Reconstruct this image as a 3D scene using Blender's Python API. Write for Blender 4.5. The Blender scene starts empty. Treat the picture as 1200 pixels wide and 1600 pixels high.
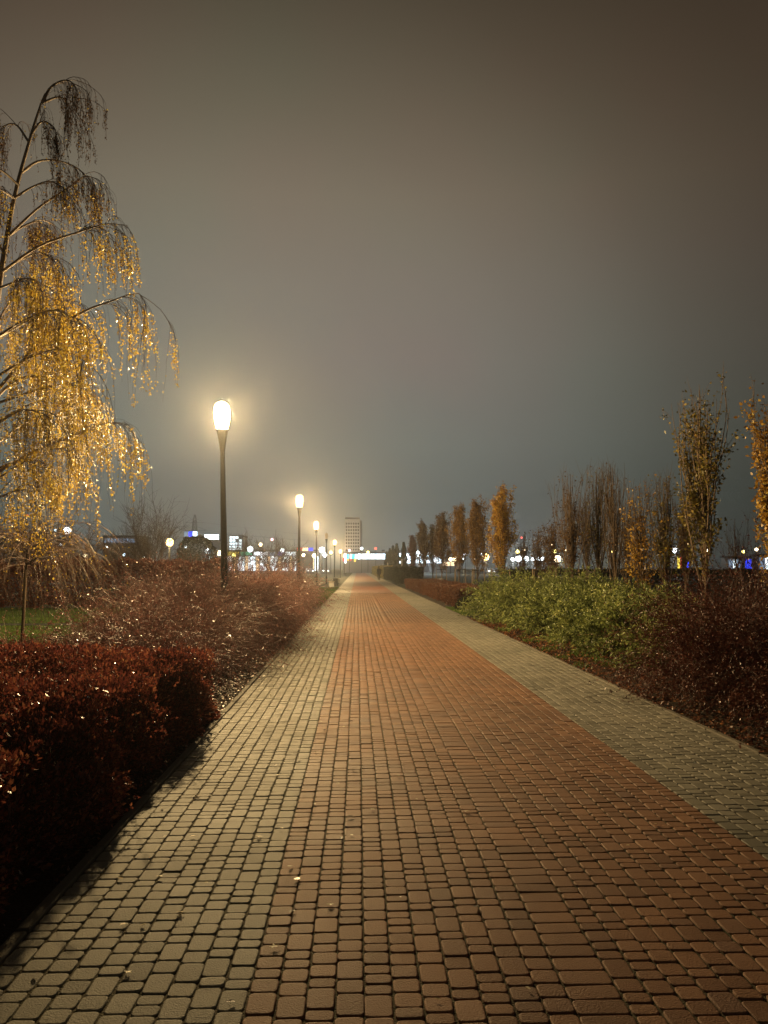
import bpy, math, random
import numpy as np

S = bpy.context.scene
COL = S.collection
PI = math.pi
rng = np.random.default_rng(7)
random.seed(7)

# ------------------------------------------------------------------ camera
CAM_H, PITCH, YAW, FPX = 1.6, math.radians(4.2), math.radians(-2.0), 1180.0
cd = bpy.data.cameras.new('camera')
cam = bpy.data.objects.new('camera', cd)
COL.objects.link(cam)
cam.location = (0, 0, CAM_H)
cam.rotation_euler = (PI / 2 + PITCH, 0, YAW)
cd.sensor_fit = 'VERTICAL'
cd.sensor_height = 36.0
cd.lens = FPX / 1600 * 36.0
cd.clip_start = 0.05
cd.clip_end = 3000
S.camera = cam

# ------------------------------------------------------------------ night sky glow (world)
W = bpy.data.worlds.new('World')
S.world = W
W.use_nodes = True
nt = W.node_tree
nt.nodes.clear()


def N(tree, t, **kw):
    n = tree.nodes.new(t)
    for k, v in kw.items():
        setattr(n, k, v)
    return n


def ramp(tree, stops, fac=None, interp='LINEAR'):
    r = N(tree, 'ShaderNodeValToRGB')
    r.color_ramp.interpolation = interp
    e = r.color_ramp.elements
    while len(e) > 1:
        e.remove(e[-1])
    e[0].position = stops[0][0]
    e[0].color = (*stops[0][1], 1)
    for p, c in stops[1:]:
        x = e.new(p)
        x.color = (*c, 1)
    if fac is not None:
        tree.links.new(fac, r.inputs[0])
    return r


def math_node(tree, op, a, b=None, clamp=False):
    m = N(tree, 'ShaderNodeMath', operation=op, use_clamp=clamp)
    for i, v in enumerate((a, b)):
        if v is None:
            continue
        if isinstance(v, (int, float)):
            m.inputs[i].default_value = v
        else:
            tree.links.new(v, m.inputs[i])
    return m.outputs[0]


tc = N(nt, 'ShaderNodeTexCoord')
sep = N(nt, 'ShaderNodeSeparateXYZ')
nt.links.new(tc.outputs['Generated'], sep.inputs[0])
SKY = 1.0
sky_r = ramp(nt, [(0.0, (.104, .128, .124)), (.09, (.130, .153, .140)), (.16, (.165, .182, .160)),
                  (.27, (.200, .188, .160)), (.36, (.209, .186, .150)), (.45, (.212, .176, .130)),
                  (.53, (.178, .145, .103)), (.61, (.140, .114, .079)), (.8, (.050, .043, .031)), (1.0, (.040, .035, .026))],
             sep.outputs[2])
# the city glow is strongest down the path, weaker to the sides
dotn = N(nt, 'ShaderNodeVectorMath', operation='DOT_PRODUCT')
nt.links.new(tc.outputs['Generated'], dotn.inputs[0])
ga = math.radians(-7.0)
ge = math.radians(12)
dotn.inputs[1].default_value = (math.sin(ga) * math.cos(ge), math.cos(ga) * math.cos(ge), math.sin(ge))
side = ramp(nt, [(0.0, (.22, .21, .20)), (.60, (.24, .225, .21)), (.78, (.29, .262, .235)), (.87, (.48, .445, .415)), (.94, (.86, .84, .83)), (.985, (1, 1, 1)), (1.0, (1.02, 1.02, 1.03))],
            dotn.outputs['Value'], 'B_SPLINE')
mulc = N(nt, 'ShaderNodeMix', data_type='RGBA', blend_type='MULTIPLY')
mulc.inputs[0].default_value = 1
nt.links.new(sky_r.outputs[0], mulc.inputs[6])
nt.links.new(side.outputs[0], mulc.inputs[7])
noi = N(nt, 'ShaderNodeTexNoise')
noi.inputs['Scale'].default_value = 2.4
noi.inputs['Detail'].default_value = 3
noi.inputs['Roughness'].default_value = .45
nt.links.new(tc.outputs['Generated'], noi.inputs['Vector'])
nr = ramp(nt, [(.3, (1.06, .94, .96)), (.5, (1, 1, 1)), (.7, (.93, 1.05, 1.02))], noi.outputs[0])
mul2 = N(nt, 'ShaderNodeMix', data_type='RGBA', blend_type='MULTIPLY')
mul2.inputs[0].default_value = 1
nt.links.new(mulc.outputs[2], mul2.inputs[6])
nt.links.new(nr.outputs[0], mul2.inputs[7])
bg = N(nt, 'ShaderNodeBackground')
bg.inputs['Strength'].default_value = SKY
nt.links.new(mul2.outputs[2], bg.inputs['Color'])
wo = N(nt, 'ShaderNodeOutputWorld')
nt.links.new(bg.outputs[0], wo.inputs[0])

S.view_settings.view_transform = 'Standard'
S.view_settings.look = 'None'
S.view_settings.exposure = 0.0
S.view_settings.gamma = 1.0
S.view_settings.use_curve_mapping = False
cy = S.cycles
cy.use_denoising = True
cy.max_bounces = 5
cy.diffuse_bounces = 2
cy.glossy_bounces = 2
cy.transmission_bounces = 2
cy.transparent_max_bounces = 12
cy.volume_bounces = 0
cy.sample_clamp_indirect = 4
cy.sample_clamp_direct = 0
cy.use_light_tree = True
cy.caustics_reflective = False
cy.caustics_refractive = False

LAMP_W = 6200.0
LAMP_COL = (1.0, .69, .31)
HAZE_DENSITY = .0006


# ------------------------------------------------------------------ helpers
cF = np.array([math.sin(-YAW) * math.cos(PITCH), math.cos(YAW) * math.cos(PITCH), math.sin(PITCH)])
cR = np.array([math.cos(YAW), math.sin(YAW), 0.0])
cU = np.cross(cR, cF)


def at(px, py, Y):
    """World point that stands at distance Y down the park, seen in direction (px, py) of the photograph."""
    d = cF + cR * (px - 600) / FPX - cU * (py - 800) / FPX
    d = d * (Y / d[1])
    return np.array([d[0], d[1], d[2] + CAM_H])


def atx(px, Y):
    return float(at(px, 887, Y)[0])


def tag(o, label=None, cat=None, group=None, kind=None):
    if label:
        o['label'] = label
    if cat:
        o['category'] = cat
    if group:
        o['group'] = group
    if kind:
        o['kind'] = kind
    return o


def empty(name, loc=(0, 0, 0), rz=0):
    o = bpy.data.objects.new(name, None)
    o.empty_display_size = .2
    o.location = loc
    o.rotation_euler = (0, 0, rz)
    COL.objects.link(o)
    return o


def link(name, me, parent=None):
    o = bpy.data.objects.new(name, me)
    COL.objects.link(o)
    if parent is not None:
        o.parent = parent
    return o


def mesh_quads(name, V, Q, mats, smooth=False, midx=None):
    """A mesh from arrays of vertices (n,3) and quads (m,4)."""
    V = np.ascontiguousarray(V, dtype=np.float32).reshape(-1, 3)
    Q = np.ascontiguousarray(Q, dtype=np.int32).reshape(-1, 4)
    me = bpy.data.meshes.new(name)
    me.vertices.add(len(V))
    me.vertices.foreach_set('co', V.ravel())
    me.loops.add(Q.size)
    me.loops.foreach_set('vertex_index', Q.ravel())
    me.polygons.add(len(Q))
    me.polygons.foreach_set('loop_start', np.arange(0, Q.size, 4, dtype=np.int32))
    if smooth:
        me.polygons.foreach_set('use_smooth', np.ones(len(Q), dtype=bool))
    for m in (mats if isinstance(mats, (list, tuple)) else [mats]):
        me.materials.append(m)
    if midx is not None:
        me.polygons.foreach_set('material_index', np.asarray(midx, dtype=np.int32))
    me.update(calc_edges=True)
    return me


class MB:
    """Collects shapes for one mesh object."""

    def __init__(self):
        self.v = []
        self.f = []

    def add(self, vs, fs):
        b = len(self.v)
        self.v += [tuple(map(float, p)) for p in vs]
        self.f += [tuple(b + i for i in f) for f in fs]
        return self

    def box(self, x0, x1, y0, y1, z0, z1, bev=0.0):
        if bev <= 0:
            vs = [(x, y, z) for z in (z0, z1) for x, y in ((x0, y0), (x1, y0), (x1, y1), (x0, y1))]
            return self.add(vs, [(3, 2, 1, 0), (4, 5, 6, 7), (0, 1, 5, 4), (1, 2, 6, 5), (2, 3, 7, 6), (3, 0, 4, 7)])
        b = bev
        vs = [(x, y, z0) for x, y in ((x0, y0), (x1, y0), (x1, y1), (x0, y1))]
        vs += [(x, y, z1 - b) for x, y in ((x0, y0), (x1, y0), (x1, y1), (x0, y1))]
        vs += [(x, y, z1) for x, y in ((x0 + b, y0 + b), (x1 - b, y0 + b), (x1 - b, y1 - b), (x0 + b, y1 - b))]
        fs = [(3, 2, 1, 0), (8, 9, 10, 11)]
        for k in (0, 4):
            for i in range(4):
                j = (i + 1) % 4
                fs.append((k + i, k + j, k + 4 + j, k + 4 + i))
        return self.add(vs, fs)

    def lathe(self, prof, n=20, c=(0, 0, 0), lean=(0, 0)):
        """prof: list of (r, z); lean: x,y shift per metre of height."""
        vs = []
        for r, z in prof:
            for i in range(n):
                a = 2 * PI * i / n
                vs.append((c[0] + r * math.cos(a) + lean[0] * z, c[1] + r * math.sin(a) + lean[1] * z, c[2] + z))
        fs = []
        for k in range(len(prof) - 1):
            for i in range(n):
                j = (i + 1) % n
                fs.append((k * n + i, k * n + j, (k + 1) * n + j, (k + 1) * n + i))
        fs.append(tuple(reversed(range(n))))
        fs.append(tuple((len(prof) - 1) * n + i for i in range(n)))
        return self.add(vs, fs)

    def bar(self, p, q, r, n=6, r2=None):
        p = np.array(p, float)
        q = np.array(q, float)
        r2 = r if r2 is None else r2
        t = q - p
        t /= np.linalg.norm(t) + 1e-9
        ref = np.array([0, 0, 1.0]) if abs(t[2]) < .9 else np.array([1.0, 0, 0])
        a = np.cross(t, ref)
        a /= np.linalg.norm(a)
        b = np.cross(t, a)
        vs = []
        for c, rr in ((p, r), (q, r2)):
            for i in range(n):
                an = 2 * PI * i / n
                vs.append(c + rr * (math.cos(an) * a + math.sin(an) * b))
        fs = [tuple(range(n)), tuple(reversed(range(n, 2 * n)))]
        for i in range(n):
            j = (i + 1) % n
            fs.append((i, n + i, n + j, j))
        return self.add(vs, fs)

    def mesh(self, name, mat, smooth=False):
        me = bpy.data.meshes.new(name)
        me.from_pydata(self.v, [], self.f)
        if smooth:
            me.polygons.foreach_set('use_smooth', [True] * len(me.polygons))
            me.set_sharp_from_angle(angle=math.radians(40))
        for m in (mat if isinstance(mat, (list, tuple)) else [mat]):
            me.materials.append(m)
        me.update()
        return me

    def build(self, name, mat, parent=None, smooth=False):
        return link(name, self.mesh(name, mat, smooth), parent)


def unit(a):
    return a / (np.linalg.norm(a, axis=-1, keepdims=True) + 1e-9)


def tubes(P, R, sides=3):
    """P (n,k,3) polylines with radii R (n,k) -> vertices, quads."""
    P = np.asarray(P, float)
    R = np.asarray(R, float)
    n, k, _ = P.shape
    T = unit(np.gradient(P, axis=1))
    ref = unit(rng.normal(size=(n, 1, 3)) + np.array([0, 0, .01]))
    A = unit(np.cross(T, ref + 0 * T))
    B = np.cross(T, A)
    an = np.arange(sides) * 2 * PI / sides
    V = P[:, :, None, :] + R[:, :, None, None] * (np.cos(an)[None, None, :, None] * A[:, :, None, :] + np.sin(an)[None, None, :, None] * B[:, :, None, :])
    V = V.reshape(-1, 3)
    base = (np.arange(n)[:, None, None] * k + np.arange(k - 1)[None, :, None]) * sides
    i = np.arange(sides)[None, None, :]
    j = (i + 1) % sides
    Q = np.stack([base + i, base + j, base + sides + j, base + sides + i], -1).reshape(-1, 4)
    return V, Q


def leaves(C, D, L, Wd, curl=.25, upbias=0.0):
    """leaf faces at C pointing along D, folded a little along the midrib."""
    n = len(C)
    D = unit(D)
    Nn = rng.normal(size=(n, 3))
    Nn[:, 2] += upbias
    Sd = unit(np.cross(D, Nn))
    Nn = np.cross(Sd, D)
    L = np.broadcast_to(L, (n,))[:, None]
    Wd = np.broadcast_to(Wd, (n,))[:, None]
    mid = C + D * L * .45
    V = np.stack([C, mid + Sd * Wd * .5 + Nn * Wd * curl, C + D * L, mid - Sd * Wd * .5 + Nn * Wd * curl], 1).reshape(-1, 3)
    Q = np.arange(n * 4).reshape(n, 4)
    return V, Q


def grow(P0, D0, L, k, droop, wander=.08):
    """n polylines from P0, first along D0, bending down by droop over their length L."""
    n = len(P0)
    P = np.zeros((n, k, 3))
    P[:, 0] = P0
    d = unit(np.array(D0, float))
    L = np.broadcast_to(L, (n,))
    droop = np.broadcast_to(droop, (n,))
    step = (L / (k - 1))[:, None]
    for i in range(1, k):
        d = d + rng.normal(size=(n, 3)) * wander
        d[:, 2] -= droop * (.35 + 1.3 * i / k) / (k - 1)
        d = unit(d)
        P[:, i] = P[:, i - 1] + d * step
    return P


def along(P, t):
    """points and tangents on polylines P (n,k,3) at parameters t (n,m) in 0..1 -> (n,m,3) x2"""
    n, k, _ = P.shape
    u = np.clip(t, 0, .9999) * (k - 1)
    i = u.astype(int)
    f = (u - i)[..., None]
    r = np.arange(n)[:, None]
    a = P[r, i]
    b = P[r, i + 1]
    return a + (b - a) * f, unit(b - a)


def merge(*parts):
    V, Q, M, b = [], [], [], 0
    for p in parts:
        v, q = p[0], p[1]
        V.append(v)
        Q.append(q + b)
        M.append(np.full(len(q), p[2] if len(p) > 2 else 0))
        b += len(v)
    return np.concatenate(V), np.concatenate(Q), np.concatenate(M)


# ------------------------------------------------------------------ materials
def mat(name, base=(.5, .5, .5), rough=.6, spec=.4, metal=0.0):
    m = bpy.data.materials.new(name)
    m.use_nodes = True
    b = m.node_tree.nodes['Principled BSDF']
    b.inputs['Base Color'].default_value = (*base, 1)
    b.inputs['Roughness'].default_value = rough
    b.inputs['Specular IOR Level'].default_value = spec
    b.inputs['Metallic'].default_value = metal
    return m, m.node_tree, b


def varied(name, stops, rough=.55, spec=.4, noise_scale=6.0, noise_amt=.3, bump=0.0, bump_scale=60., trans=0.0, island=True):
    """Colour per loose piece (island) plus object, broken up by noise."""
    m, t, b = mat(name, rough=rough, spec=spec)
    g = N(t, 'ShaderNodeNewGeometry')
    oi = N(t, 'ShaderNodeObjectInfo')
    tcn = N(t, 'ShaderNodeTexCoord')
    no = N(t, 'ShaderNodeTexNoise')
    no.inputs['Scale'].default_value = noise_scale
    no.inputs['Detail'].default_value = 4
    t.links.new(g.outputs['Position'], no.inputs['Vector'])
    if island:
        s = math_node(t, 'ADD', g.outputs['Random Per Island'], oi.outputs['Random'])
        fr = math_node(t, 'FRACT', s)
    else:
        fr = oi.outputs['Random']
    a = math_node(t, 'MULTIPLY', math_node(t, 'SUBTRACT', no.outputs[0], .5), noise_amt * 3)
    fac = math_node(t, 'ADD', math_node(t, 'MULTIPLY', fr, 1 - noise_amt * .5), a, True)
    r = ramp(t, stops, fac)
    t.links.new(r.outputs[0], b.inputs['Base Color'])
    if bump > 0:
        n2 = N(t, 'ShaderNodeTexNoise')
        n2.inputs['Scale'].default_value = bump_scale
        n2.inputs['Detail'].default_value = 5
        t.links.new(g.outputs['Position'], n2.inputs['Vector'])
        bp = N(t, 'ShaderNodeBump')
        bp.inputs['Strength'].default_value = bump
        bp.inputs['Distance'].default_value = .01
        t.links.new(n2.outputs[0], bp.inputs['Height'])
        t.links.new(bp.outputs[0], b.inputs['Normal'])
    if trans > 0:
        out = t.nodes['Material Output']
        tr = N(t, 'ShaderNodeBsdfTranslucent')
        t.links.new(r.outputs[0], tr.inputs[0])
        mx = N(t, 'ShaderNodeMixShader')
        mx.inputs[0].default_value = trans
        t.links.new(b.outputs[0], mx.inputs[1])
        t.links.new(tr.outputs[0], mx.inputs[2])
        t.links.new(mx.outputs[0], out.inputs[0])
    return m


def paver_mat(name, stops, stain):
    m, t, b = mat(name, rough=.62, spec=.28)
    g = N(t, 'ShaderNodeNewGeometry')
    oi = N(t, 'ShaderNodeObjectInfo')
    fr = math_node(t, 'FRACT', math_node(t, 'ADD', g.outputs['Random Per Island'], oi.outputs['Random']))
    r = ramp(t, stops, fr)
    big = N(t, 'ShaderNodeTexNoise')
    big.inputs['Scale'].default_value = .9
    big.inputs['Detail'].default_value = 5
    t.links.new(g.outputs['Position'], big.inputs['Vector'])
    br = ramp(t, [(.32, stain), (.55, (1, 1, 1)), (.75, (1.12, 1.1, 1.06))], big.outputs[0])
    mx = N(t, 'ShaderNodeMix', data_type='RGBA', blend_type='MULTIPLY')
    mx.inputs[0].default_value = .8
    t.links.new(r.outputs[0], mx.inputs[6])
    t.links.new(br.outputs[0], mx.inputs[7])
    # aggregate speckle in the concrete
    sp = N(t, 'ShaderNodeTexVoronoi')
    sp.inputs['Scale'].default_value = 260
    t.links.new(g.outputs['Position'], sp.inputs['Vector'])
    sr = ramp(t, [(0, (1.45, 1.42, 1.35)), (.14, (1.15, 1.15, 1.1)), (.3, (1, 1, 1)), (.8, (.84, .83, .82))], sp.outputs['Distance'])
    mx2 = N(t, 'ShaderNodeMix', data_type='RGBA', blend_type='MULTIPLY')
    mx2.inputs[0].default_value = 1.0
    t.links.new(mx.outputs[2], mx2.inputs[6])
    t.links.new(sr.outputs[0], mx2.inputs[7])
    t.links.new(mx2.outputs[2], b.inputs['Base Color'])
    fine = N(t, 'ShaderNodeTexNoise')
    fine.inputs['Scale'].default_value = 130
    fine.inputs['Detail'].default_value = 6
    t.links.new(g.outputs['Position'], fine.inputs['Vector'])
    bp = N(t, 'ShaderNodeBump')
    bp.inputs['Strength'].default_value = .8
    bp.inputs['Distance'].default_value = .005
    t.links.new(fine.outputs[0], bp.inputs['Height'])
    t.links.new(bp.outputs[0], b.inputs['Normal'])
    rr = N(t, 'ShaderNodeMapRange')
    rr.inputs['To Min'].default_value = .58
    rr.inputs['To Max'].default_value = .8
    t.links.new(big.outputs[0], rr.inputs[0])
    t.links.new(rr.outputs[0], b.inputs['Roughness'])
    return m


def emit(name, col, strength, sample=True):
    m = bpy.data.materials.new(name)
    m.use_nodes = True
    t = m.node_tree
    t.nodes.clear()
    e = N(t, 'ShaderNodeEmission')
    e.inputs[0].default_value = (*col, 1)
    e.inputs[1].default_value = strength
    o = N(t, 'ShaderNodeOutputMaterial')
    t.links.new(e.outputs[0], o.inputs[0])
    if not sample:
        m.cycles.emission_sampling = 'NONE'
    return m


M = {}
M['paver_red'] = paver_mat('red_concrete', [(0, (.190, .096, .055)), (.3, (.240, .120, .067)), (.6, (.268, .138, .078)), (.85, (.305, .160, .092)), (1, (.205, .112, .076))], (.74, .76, .78))
M['paver_grey'] = paver_mat('grey_concrete', [(0, (.170, .160, .130)), (.4, (.238, .225, .184)), (.75, (.282, .266, .222)), (1, (.200, .188, .150))], (.72, .74, .72))
M['kerb'] = varied('kerb_concrete', [(0, (.09, .08, .062)), (1, (.16, .142, .11))], rough=.8, noise_scale=9, bump=.4, bump_scale=90)


def ground_mat(name, stops, scale, detail_scale, bump=.6, rough=.9):
    m, t, b = mat(name, rough=rough, spec=.25)
    g = N(t, 'ShaderNodeNewGeometry')
    n1 = N(t, 'ShaderNodeTexNoise')
    n1.inputs['Scale'].default_value = scale
    n1.inputs['Detail'].default_value = 6
    n2 = N(t, 'ShaderNodeTexNoise')
    n2.inputs['Scale'].default_value = detail_scale
    n2.inputs['Detail'].default_value = 6
    for n in (n1, n2):
        t.links.new(g.outputs['Position'], n.inputs['Vector'])
    f = math_node(t, 'ADD', math_node(t, 'MULTIPLY', n1.outputs[0], .5), math_node(t, 'MULTIPLY', n2.outputs[0], .5))
    r = ramp(t, stops, f)
    t.links.new(r.outputs[0], b.inputs['Base Color'])
    bp = N(t, 'ShaderNodeBump')
    bp.inputs['Strength'].default_value = bump
    bp.inputs['Distance'].default_value = .03
    t.links.new(n2.outputs[0], bp.inputs['Height'])
    t.links.new(bp.outputs[0], b.inputs['Normal'])
    return m


M['soil'] = ground_mat('dark_soil', [(.35, (.018, .012, .008)), (.5, (.034, .022, .014)), (.65, (.055, .036, .023))], 3, 45, 1.0)
M['turf'] = ground_mat('rough_turf', [(.35, (.020, .026, .010)), (.5, (.036, .046, .016)), (.65, (.058, .055, .024))], .4, 14, .8)
M['joint'] = ground_mat('joint_sand', [(.35, (.055, .046, .026)), (.5, (.095, .076, .044)), (.65, (.060, .066, .026))], 2.2, 120, .8)
M['tarmac'] = ground_mat('tarmac', [(.3, (.04, .04, .042)), (.7, (.07, .068, .065))], .5, 60, .3)

M['barberry'] = varied('barberry_leaf', [(0, (.07, .018, .018)), (.35, (.20, .050, .040)), (.65, (.33, .098, .062)), (.88, (.46, .19, .10)), (1, (.56, .33, .15))], rough=.30, spec=.6, noise_scale=2.5, noise_amt=.3, trans=.35)
M['barberry_twig'] = varied('barberry_twig', [(0, (.035, .015, .012)), (1, (.07, .03, .02))], rough=.6)
M['spirea_twig'] = varied('spirea_twig', [(0, (.065, .028, .026)), (.5, (.18, .088, .074)), (.85, (.38, .22, .18)), (1, (.68, .50, .40))], rough=.45, spec=.5, noise_scale=1.2, noise_amt=.3, trans=.15)
M['spirea_leaf'] = varied('spirea_leaf', [(0, (.10, .030, .028)), (.5, (.27, .095, .080)), (.85, (.48, .26, .21)), (1, (.75, .60, .50))], rough=.3, spec=.6, noise_scale=1.2, noise_amt=.25, trans=.3)
M['dark_twig'] = varied('dark_red_twig', [(0, (.05, .018, .013)), (1, (.16, .065, .045))], rough=.5)
M['dark_leaf'] = varied('dark_red_leaf', [(0, (.07, .018, .012)), (.7, (.17, .050, .030)), (1, (.30, .11, .06))], rough=.4, trans=.1)
M['fern_leaf'] = varied('feathery_green_leaf', [(0, (.070, .095, .032)), (.4, (.20, .25, .075)), (.75, (.37, .41, .13)), (1, (.58, .56, .22))], rough=.45, spec=.45, noise_scale=1.6, noise_amt=.35, trans=.3)
M['green_stem'] = varied('green_stem', [(0, (.06, .06, .02)), (1, (.12, .10, .04))], rough=.6)
M['birch_leaf'] = varied('golden_birch_leaf', [(0, (.34, .21, .03)), (.4, (.54, .37, .05)), (.75, (.66, .49, .075)), (1, (.56, .52, .11))], rough=.35, spec=.5, noise_scale=1.1, noise_amt=.3, trans=.4)
M['birch_brown'] = varied('withered_birch_leaf', [(0, (.07, .035, .015)), (1, (.19, .10, .03))], rough=.6, trans=.2)
M['birch_bark'] = varied('birch_bark', [(0, (.18, .14, .11)), (.6, (.36, .30, .24)), (1, (.46, .40, .33))], rough=.6, noise_scale=7, noise_amt=.6, island=False)
M['birch_twig'] = varied('birch_twig', [(0, (.05, .028, .020)), (1, (.12, .068, .045))], rough=.5)
M['oak_gold'] = varied('gold_autumn_leaf', [(0, (.28, .14, .025)), (.4, (.50, .28, .045)), (.75, (.64, .42, .07)), (1, (.44, .39, .08))], rough=.4, spec=.45, noise_scale=1.5, noise_amt=.35, trans=.3)
M['oak_brown'] = varied('brown_autumn_leaf', [(0, (.10, .055, .026)), (.5, (.20, .11, .042)), (1, (.31, .18, .06))], rough=.5, noise_scale=1.5, noise_amt=.3, trans=.25)
M['oak_tan'] = varied('tan_autumn_leaf', [(0, (.16, .085, .03)), (.5, (.32, .18, .05)), (1, (.46, .29, .08))], rough=.45, noise_scale=1.5, noise_amt=.35, trans=.3)
M['oak_olive'] = varied('olive_autumn_leaf', [(0, (.10, .09, .026)), (.5, (.22, .18, .04)), (.85, (.38, .27, .06)), (1, (.48, .24, .08))], rough=.4, noise_scale=1.5, noise_amt=.35, trans=.3)
M['oak_red'] = varied('rust_autumn_leaf', [(0, (.09, .03, .014)), (1, (.19, .07, .03))], rough=.5, trans=.25)
M['cypress'] = varied('dark_evergreen_leaf', [(0, (.018, .022, .010)), (1, (.045, .048, .020))], rough=.6, trans=.15)
M['bark'] = varied('brown_bark', [(0, (.10, .068, .046)), (1, (.24, .17, .115))], rough=.75, noise_scale=14, noise_amt=.6, bump=.5, bump_scale=40, island=False)
M['bare_twig'] = varied('bare_grey_twig', [(0, (.055, .036, .026)), (1, (.13, .088, .062))], rough=.7)
M['stake'] = varied('pale_stake_wood', [(0, (.20, .145, .09)), (1, (.36, .27, .17))], rough=.75, noise_scale=20, noise_amt=.5, island=False)
M['rail'] = varied('weathered_rail', [(0, (.04, .030, .022)), (1, (.09, .068, .048))], rough=.8)
M['grass'] = varied('lawn_blade', [(0, (.050, .090, .016)), (.5, (.11, .18, .032)), (1, (.18, .24, .055))], rough=.5, noise_scale=.6, noise_amt=.5, trans=.3)
M['litter'] = varied('fallen_leaf_brown', [(0, (.06, .020, .010)), (.45, (.16, .055, .024)), (.8, (.30, .12, .045)), (1, (.45, .25, .10))], rough=.45, spec=.45, noise_scale=3)
M['pale_leaf'] = varied('fallen_leaf_pale', [(0, (.50, .40, .20)), (.6, (.70, .60, .34)), (1, (.80, .74, .48))], rough=.35, noise_scale=40, trans=.45)
M['dark_dry_leaf'] = varied('fallen_leaf_dark', [(0, (.04, .022, .012)), (1, (.10, .05, .02))], rough=.5, noise_scale=40)
M['pole'] = varied('painted_pole', [(0, (.018, .017, .016)), (1, (.030, .028, .026))], rough=.42, spec=.5, noise_scale=5, noise_amt=.4, bump=.15, bump_scale=120, island=False)
M['concrete'] = varied('pale_concrete', [(0, (.34, .33, .30)), (1, (.50, .48, .44))], rough=.8, noise_scale=3, bump=.3, island=False)
M['steel'] = varied('grey_steel', [(0, (.12, .12, .12)), (1, (.20, .20, .20))], rough=.5, noise_scale=2, island=False)
M['dark_steel'] = varied('dark_steel', [(0, (.03, .03, .03)), (1, (.06, .06, .06))], rough=.5, noise_scale=2, island=False)
M['tower_wall'] = varied('pale_tower_panel', [(0, (.60, .58, .58)), (1, (.70, .68, .68))], rough=.8, noise_scale=.2, island=False)
M['shop_wall'] = varied('shop_cladding', [(0, (.16, .16, .17)), (1, (.24, .24, .25))], rough=.7, noise_scale=.3, island=False)
M['dark_roof'] = varied('dark_roofing', [(0, (.05, .05, .05)), (1, (.08, .08, .08))], rough=.8, noise_scale=.3, island=False)
M['dark_glass'] = varied('dark_window_glass', [(0, (.05, .055, .06)), (1, (.09, .10, .11))], rough=.15, spec=.5, noise_scale=.1, island=False)
M['coat'] = varied('dark_coat_cloth', [(0, (.010, .010, .012)), (1, (.018, .018, .021))], rough=.85, noise_scale=25, island=False)
M['skin'] = varied('skin', [(0, (.30, .17, .11)), (1, (.36, .21, .14))], rough=.5, noise_scale=25, island=False)
M['hair'] = varied('dark_hair', [(0, (.012, .009, .007)), (1, (.022, .016, .012))], rough=.5, island=False)
M['dim_glass'] = varied('unlit_lamp_glass', [(0, (.30, .26, .19)), (1, (.40, .35, .27))], rough=.3, noise_scale=4, island=False)

# lamp glass: clear shell that glows while the lamp inside lights the park
m = bpy.data.materials.new('glowing_lamp_glass')
m.use_nodes = True
t = m.node_tree
t.nodes.clear()
e = N(t, 'ShaderNodeEmission')
e.inputs[0].default_value = (1, .68, .27, 1)
e.inputs[1].default_value = 12.0
tr = N(t, 'ShaderNodeBsdfTransparent')
ad = N(t, 'ShaderNodeAddShader')
o = N(t, 'ShaderNodeOutputMaterial')
t.links.new(e.outputs[0], ad.inputs[0])
t.links.new(tr.outputs[0], ad.inputs[1])
t.links.new(ad.outputs[0], o.inputs[0])
m.cycles.emission_sampling = 'NONE'
M['lamp_glass'] = m
m2g = m.copy()
m2g.name = 'amber_lamp_glass'
m2g.node_tree.nodes['Emission'].inputs[0].default_value = (1, .60, .17, 1)
m2g.node_tree.nodes['Emission'].inputs[1].default_value = 4.5
M['amber_glass'] = m2g

E = {
    'white': emit('light_white', (.85, .95, 1.0), 9),
    'cool': emit('light_cool', (.62, .85, 1.0), 5),
    'warm': emit('light_warm', (1, .80, .48), 9),
    'amber': emit('light_amber', (1, .62, .22), 9),
    'yellow': emit('light_yellow', (1, .82, .22), 7),
    'red': emit('light_red', (1, .12, .08), 3),
    'pink': emit('light_pink', (1, .55, .60), 4),
    'blue': emit('light_blue', (.10, .25, 1.0), 3),
    'sign_white': emit('sign_white', (.90, .95, 1.0), 3.5),
    'sign_cyan': emit('sign_cyan', (.05, .75, .85), 1.4),
    'sign_green': emit('sign_green', (.05, .75, .42), 1.1),
    'sign_blue': emit('sign_blue', (.03, .06, .95), 1.6),
    'sign_red': emit('sign_red', (.90, .06, .05), 1.2),
    'sign_yellow': emit('sign_yellow', (.95, .70, .08), 1.3),
    'shop_glow': emit('shop_glow', (.80, .93, 1.0), 3.2),
    'shop_glow_warm': emit('shop_glow_warm', (1.0, .70, .40), 2.0),
    'office_glow': emit('office_glow', (.80, .95, 1.0), 2.5),
    'dim_blue_glow': emit('dim_blue_glow', (.45, .62, .85), .45),
}

# ------------------------------------------------------------------ ground
PX0, PXA, PXB, PX1 = -1.44, -0.405, 2.26, 3.44     # path edge, grey|red joint, red|grey joint, path edge


def sheet(name, x0, x1, y0, y1, z, matl, nx=1, ny=1, amp=0.0, parent=None):
    xs = np.linspace(x0, x1, nx + 1)
    ys = np.linspace(y0, y1, ny + 1)
    X, Y = np.meshgrid(xs, ys)
    Z = np.full_like(X, z)
    if amp > 0:
        Z += amp * (np.sin(X * 2.1 + Y * .7) * .4 + np.sin(Y * 1.9 - X * .8) * .4 + rng.normal(size=X.shape) * .35)
    V = np.stack([X, Y, Z], -1).reshape(-1, 3)
    i = (np.arange(ny)[:, None] * (nx + 1) + np.arange(nx)[None, :]).ravel()
    Q = np.stack([i, i + 1, i + nx + 2, i + nx + 1], -1)
    return link(name, mesh_quads(name, V, Q, matl, smooth=amp > 0), parent)


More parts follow.
